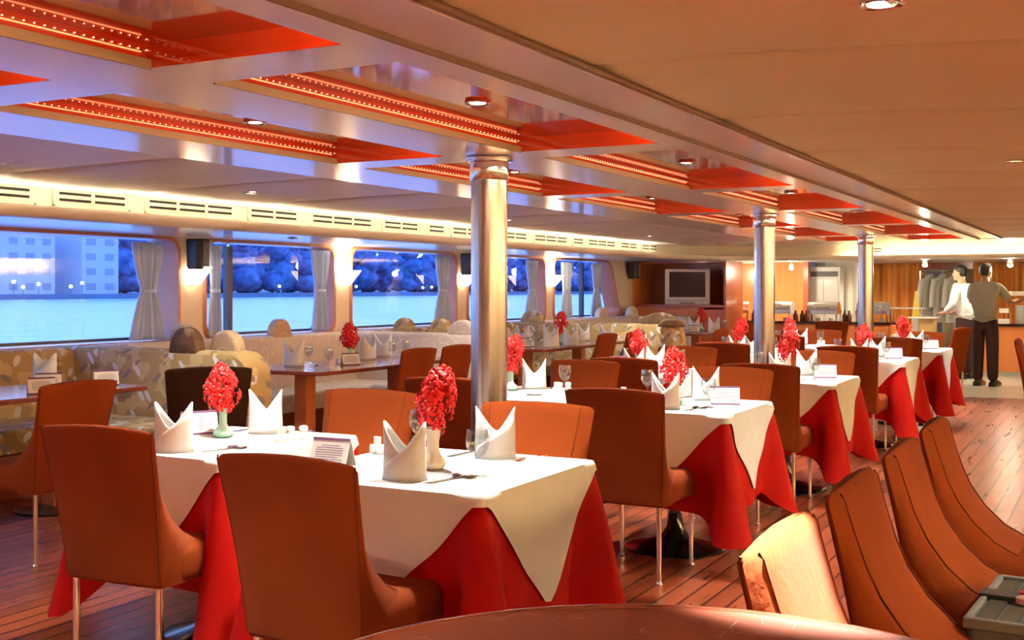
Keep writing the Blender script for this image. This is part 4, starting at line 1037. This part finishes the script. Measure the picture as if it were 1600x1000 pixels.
def person(loc, rz, label, skin, shirt, arms, headturn=0, lean=0, H=1.0, extra=None):
    root = thing('person', label, 'person', loc, rz); root.scale = (H, H, H)
    # local: faces +Y ; hips at z .92
    def ln(z): return lean * max(0, z - .92)
    N = [((0, 0, .94), .13, .095), ((0, ln(1.1), 1.10), .115, .085), ((0, ln(1.3), 1.30), .145, .10), ((0, ln(1.42), 1.42), .10, .075), ((0, ln(1.48) + .005, 1.48), .055, .055), ((0, ln(1.56) + .02, 1.555), .06, .07)]
    E_ = [(0, 1), (1, 2), (2, 3), (3, 4), (4, 5)]
    for s in (-1, 1):
        b = len(N); N += [((s * .09, 0, .90), .085, .085), ((s * .10, .015, .50), .056, .058), ((s * .10, -.01, .12), .038, .04), ((s * .105, .02, .045), .038, .04), ((s * .115, .13, .03), .035, .022)]
        E_ += [(0, b), (b, b + 1), (b + 1, b + 2), (b + 2, b + 3), (b + 3, b + 4)]
    hands = []
    for s, (el, wr, hd) in zip((-1, 1), arms):
        b = len(N); sh = (s * .185, ln(1.4), 1.395)
        N += [(sh, .058, .058), (el, .04, .04), (wr, .026, .024), (hd, .035, .018)]
        E_ += [(2, b), (b, b + 1), (b + 1, b + 2), (b + 2, b + 3)]
        d = (Vector(hd) - Vector(wr)).normalized(); u = d.cross(Vector((0, 0, 1))); u = u.normalized() if u.length > .1 else Vector((1, 0, 0))
        for q in range(4):
            f0 = Vector(hd) + d * .02 + u * (q - 1.5) * .019; ll = (.055, .068, .064, .05)[q]
            c = len(N); N += [(tuple(f0), .010, .010), (tuple(f0 + d * ll * .55), .009, .009), (tuple(f0 + d * ll - Vector((0, 0, .02))), .0075, .0075)]
            E_ += [(b + 3, c), (c, c + 1), (c + 1, c + 2)]
        c = len(N); t0 = Vector(wr) + d * .03 - u * .03 * s
        N += [(tuple(t0), .011, .011), (tuple(t0 + d * .045 - u * .02 * s), .009, .009)]; E_ += [(b + 3, c), (c, c + 1)]
    skin_mesh('body', N, E_, skin, root, 1)
    # head
    hm = MB(); hz = 1.60; hy = ln(1.6) + .02
    hd_e = bpy.data.objects.new('head', None)
    M = Matrix.Translation((0, hy, hz)) @ Matrix.Rotation(R(headturn), 4, 'Z')
    rings = []
    for z, rx, ry, oy in ((-.115, .03, .035, .045), (-.10, .048, .06, .03), (-.06, .062, .082, .012), (-.02, .070, .092, .0), (.03, .074, .096, -.006), (.07, .068, .088, -.008), (.10, .045, .06, -.008), (.115, .012, .015, -.008)):
        rings.append([(rx * cos(a), ry * sin(a) + oy, z) for a in [2 * pi * i / 20 for i in range(20)]])
    hm.loft(rings, M=M)
    hm.ball((0, .098, -.025), .011, .016, .02, M=M)
    for s in (-1, 1): hm.ball((s * .074, -.005, -.015), .010, .018, .028, M=M)
    hm.build('head', skin, root, smooth=70)
    fe = MB()
    for s in (-1, 1): fe.ball((s * .027, .083, .002), .010, .006, .006, M=M)
    fe.build('eyes', BLACK, root); MB().ball((0, .086, -.062), .022, .006, .006, M=M).build('mouth', mat('lips', (.4, .12, .09), .5), root)
    hr = MB(); rings = []
    for z, rx, ry, oy in ((-.055, .055, .05, -.045), (-.02, .076, .072, -.03), (.03, .081, .093, -.018), (.07, .077, .096, -.010), (.105, .055, .07, -.008), (.124, .015, .02, -.008)):
        rings.append([(rx * cos(a), ry * sin(a) + oy, z) for a in [2 * pi * i / 20 for i in range(20)]])
    hr.loft(rings, M=M); hr.build('hair', HAIR, root, smooth=70)
    # shirt
    S = [((0, ln(1.1), 1.08), .150, .115), ((0, ln(.95), .95), .155, .12), ((0, 0, .86), .165, .130), ((0, ln(1.3), 1.28), .168, .118), ((0, ln(1.41), 1.405), .125, .088), ((0, ln(1.45), 1.452), .066, .062)]
    SE = [(0, 1), (1, 2), (0, 3), (3, 4), (4, 5)]
    for s, (el, wr, hd) in zip((-1, 1), arms):
        b = len(S); sh = Vector((s * .185, ln(1.4), 1.39)); e = Vector(el)
        S += [(tuple(sh), .073, .072), (tuple(sh.lerp(e, .5)), .066, .064), (tuple(sh.lerp(e, .85 if extra != 'long' else 1.0)), .066, .062)]
        SE += [(3, b), (b, b + 1), (b + 1, b + 2)]
        if extra == 'long': S.append((tuple(e.lerp(Vector(wr), .9)), .042, .042)); SE.append((b + 2, b + 3))
    skin_mesh('shirt', S, SE, shirt, root, 2)
    T = [((0, 0, .95), .150, .115), ((0, ln(1.02), 1.02), .135, .105)]; TE = [(0, 1)]
    for s in (-1, 1):
        b = len(T); T += [((s * .088, 0, .84), .102, .105), ((s * .098, .012, .5), .085, .088), ((s * .104, .0, .06), .062, .078)]; TE += [(0, b), (b, b + 1), (b + 1, b + 2)]
    skin_mesh('trousers', T, TE, TROUS, root, 2)
    for s in (-1, 1):
        MB().loft([[(s * .108 + x * k_, .06 + y * k_ + (-.04 * (1 - k_)), z) for x, y in rrect(-.052, .052, -.13, .19, .045, 5)] for z, k_ in ((0, 1), (.02, 1.02), (.05, .95), (.075, .65), (.09, .45))]).build('shoe', SHOE, root, smooth=60)
    return root
person((-1.72, 17.3, 0), R(-12), 'waiter in sage shirt and dark trousers seen from behind, holding a white tray', SKIN, GSHIRT,
       [((-.24, .14, 1.17), (-.15, .32, 1.16), (-.13, .38, 1.16)), ((.30, .16, 1.16), (.42, .32, 1.215), (.46, .37, 1.235))], headturn=-12, lean=.03, H=1.0)
root = thing('serving_tray', 'long white tray carried by the waiter in the sage shirt', 'tray', (-1.06, 17.62, 1.262), 0)
MB().box(-.37, .42, -.14, .14, 0, .012).build('plate', CHINA, root, bevel=.004)
f = MB(); f.box(-.38, .43, -.15, -.138, 0, .06).box(-.38, .43, .138, .15, 0, .06).box(-.38, -.368, -.15, .15, 0, .06).box(.418, .43, -.15, .15, 0, .06)
f.build('rim', CHINA, root)
person((-2.12, 18.55, 0), R(70), 'waiter in a white long-sleeved shirt half hidden behind the sage-shirted one', SKIN2, WSHIRT,
       [((-.23, .08, 1.13), (-.14, .26, 1.0), (-.12, .33, .985)), ((.23, .08, 1.13), (.13, .27, 1.0), (.11, .34, .985))], headturn=10, lean=.10, H=1.0, extra='long')

# ------------------------------------------------------------------ outside: river and far bank
WATER = mat('river_water', (.36, .43, .58), .35, spec=.8)
n_, l_ = nodes_of(WATER); nz = n_.new('ShaderNodeTexNoise'); nz.inputs['Scale'].default_value = .12; nz.inputs['Detail'].default_value = 4
t_ = n_.new('ShaderNodeTexCoord'); bp = n_.new('ShaderNodeBump'); bp.inputs['Strength'].default_value = .8; bp.inputs['Distance'].default_value = 2
l_.new(t_.outputs['Object'], nz.inputs[0]); l_.new(nz.outputs[0], bp.inputs['Height']); l_.new(bp.outputs[0], n_['Principled BSDF'].inputs['Normal'])
o = MB().add([(-900, -400, -1.6), (-7.6, -400, -1.6), (-7.6, 1500, -1.6), (-900, 1500, -1.6)], [(0, 1, 2, 3)]).build('river_surface', WATER); tag(o, 'pale blue river water beyond the windows', 'water', kind='stuff')
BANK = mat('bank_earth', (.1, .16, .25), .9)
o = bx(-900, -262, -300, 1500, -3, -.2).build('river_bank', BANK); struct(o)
TREE = noise_mix(mat('haze_tinted_foliage', (.06, .12, .3), .9), (.03, .07, .20), (.10, .20, .46), .35, 4)  # blue distance haze put into the leaf colour
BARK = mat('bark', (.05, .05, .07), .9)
def tree_proto(seed):
    rnd = random.Random(seed); root = thing('bank_tree', 'dark blue leafy tree in the belt on the far river bank', 'tree', group='trees on the far bank')
    mb = MB()
    for k_ in range(16):
        r = rnd.uniform(3.5, 5.0); c = (rnd.uniform(-4.2, 4.2), rnd.uniform(-4.2, 4.2), rnd.uniform(2.6, 22 if k_ < 10 else 12))
        b0 = len(mb.v); mb.ball(c, r, r, r * .8, n=14, m=9)
        for q in range(b0, len(mb.v)):
            v_ = Vector(mb.v[q]) - Vector(c); mb.v[q] = tuple(Vector(c) + v_ * rnd.uniform(.86, 1.12))
    mb.build('crown', TREE, root, smooth=80)
    MB().tube([(0, 0, 0), (0, 0, 10)], [.8, .4]).build('trunk', BARK, root)
    return root
TPR = [tree_proto(s) for s in (1, 2, 3)]
rt = random.Random(11)
k_ = 0
for row, (x_, s0) in enumerate(((-283, 268), (-306, 282))):
    S_ = s0
    while S_ < 720:
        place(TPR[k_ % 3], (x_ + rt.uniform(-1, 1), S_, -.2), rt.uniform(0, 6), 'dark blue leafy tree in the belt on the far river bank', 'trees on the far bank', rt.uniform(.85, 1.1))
        S_ += rt.uniform(18, 20); k_ += 1
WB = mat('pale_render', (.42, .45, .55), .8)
def building(x, y_, w, d, h, label, floors=4):
    root = thing('bank_building', label, 'building', (x, y_, -.2), 0, 'pale buildings on the far bank')
    MB().box(-d / 2, d / 2, -w / 2, w / 2, 0, h).build('walls', WB, root); MB().box(-d / 2 - .4, d / 2 + .4, -w / 2 - .4, w / 2 + .4, h, h + .8).build('roof', BARK, root)
    for fl in range(floors):
        wd = MB()
        n = max(2, int(w / 5))
        for q in range(n): wd.box(d / 2 - .1, d / 2 + .08, -w / 2 + (q + .25) * w / n, -w / 2 + (q + .75) * w / n, 1.2 + fl * h / floors, 1.2 + fl * h / floors + h / floors * .45)
        wd.build('window_band', mat('bank_window%d' % fl, (.22, .25, .34), .4), root)
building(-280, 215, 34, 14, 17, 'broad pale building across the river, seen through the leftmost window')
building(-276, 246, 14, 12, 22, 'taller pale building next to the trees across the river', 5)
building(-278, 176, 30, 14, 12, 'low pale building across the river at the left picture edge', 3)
LB = thing('shore_lamp', '', 'light'); MB().ball((0, 0, 0), .45, n=10, m=6).build('globe', mat('shore_light', (1, 1, 1), .5, emit=(.9, .92, 1), es=9), LB, smooth=True); MB().tube([(0, 0, -4.5), (0, 0, -.3)], .06).build('pole', BARK, LB)
SW = ['first', 'second', 'third', 'fourth', 'fifth', 'sixth', 'seventh', 'eighth', 'ninth', 'tenth', 'eleventh', 'twelfth', 'thirteenth', 'fourteenth']
for i, (s_, z) in enumerate(((210, 3.2), (213, 1.8), (218, 2.6), (229, 2.0), (233, 3), (262, 2.5), (320, 2.2), (352, 2.4), (361, 1.6), (366, 2.2), (414, 1.8), (421, 2.0), (430, 1.6), (450, 2.6))):
    place(LB, (-263, s_, z), 0, 'small bright lamp on the far shore, %s from the left' % SW[i], 'shore lamps')
# remove prototypes that were never placed
for o in list(bpy.data.objects):
    if o.get('category') and o.get('label') == '':
        for ch in list(o.children_recursive): bpy.data.objects.remove(ch)
        bpy.data.objects.remove(o)
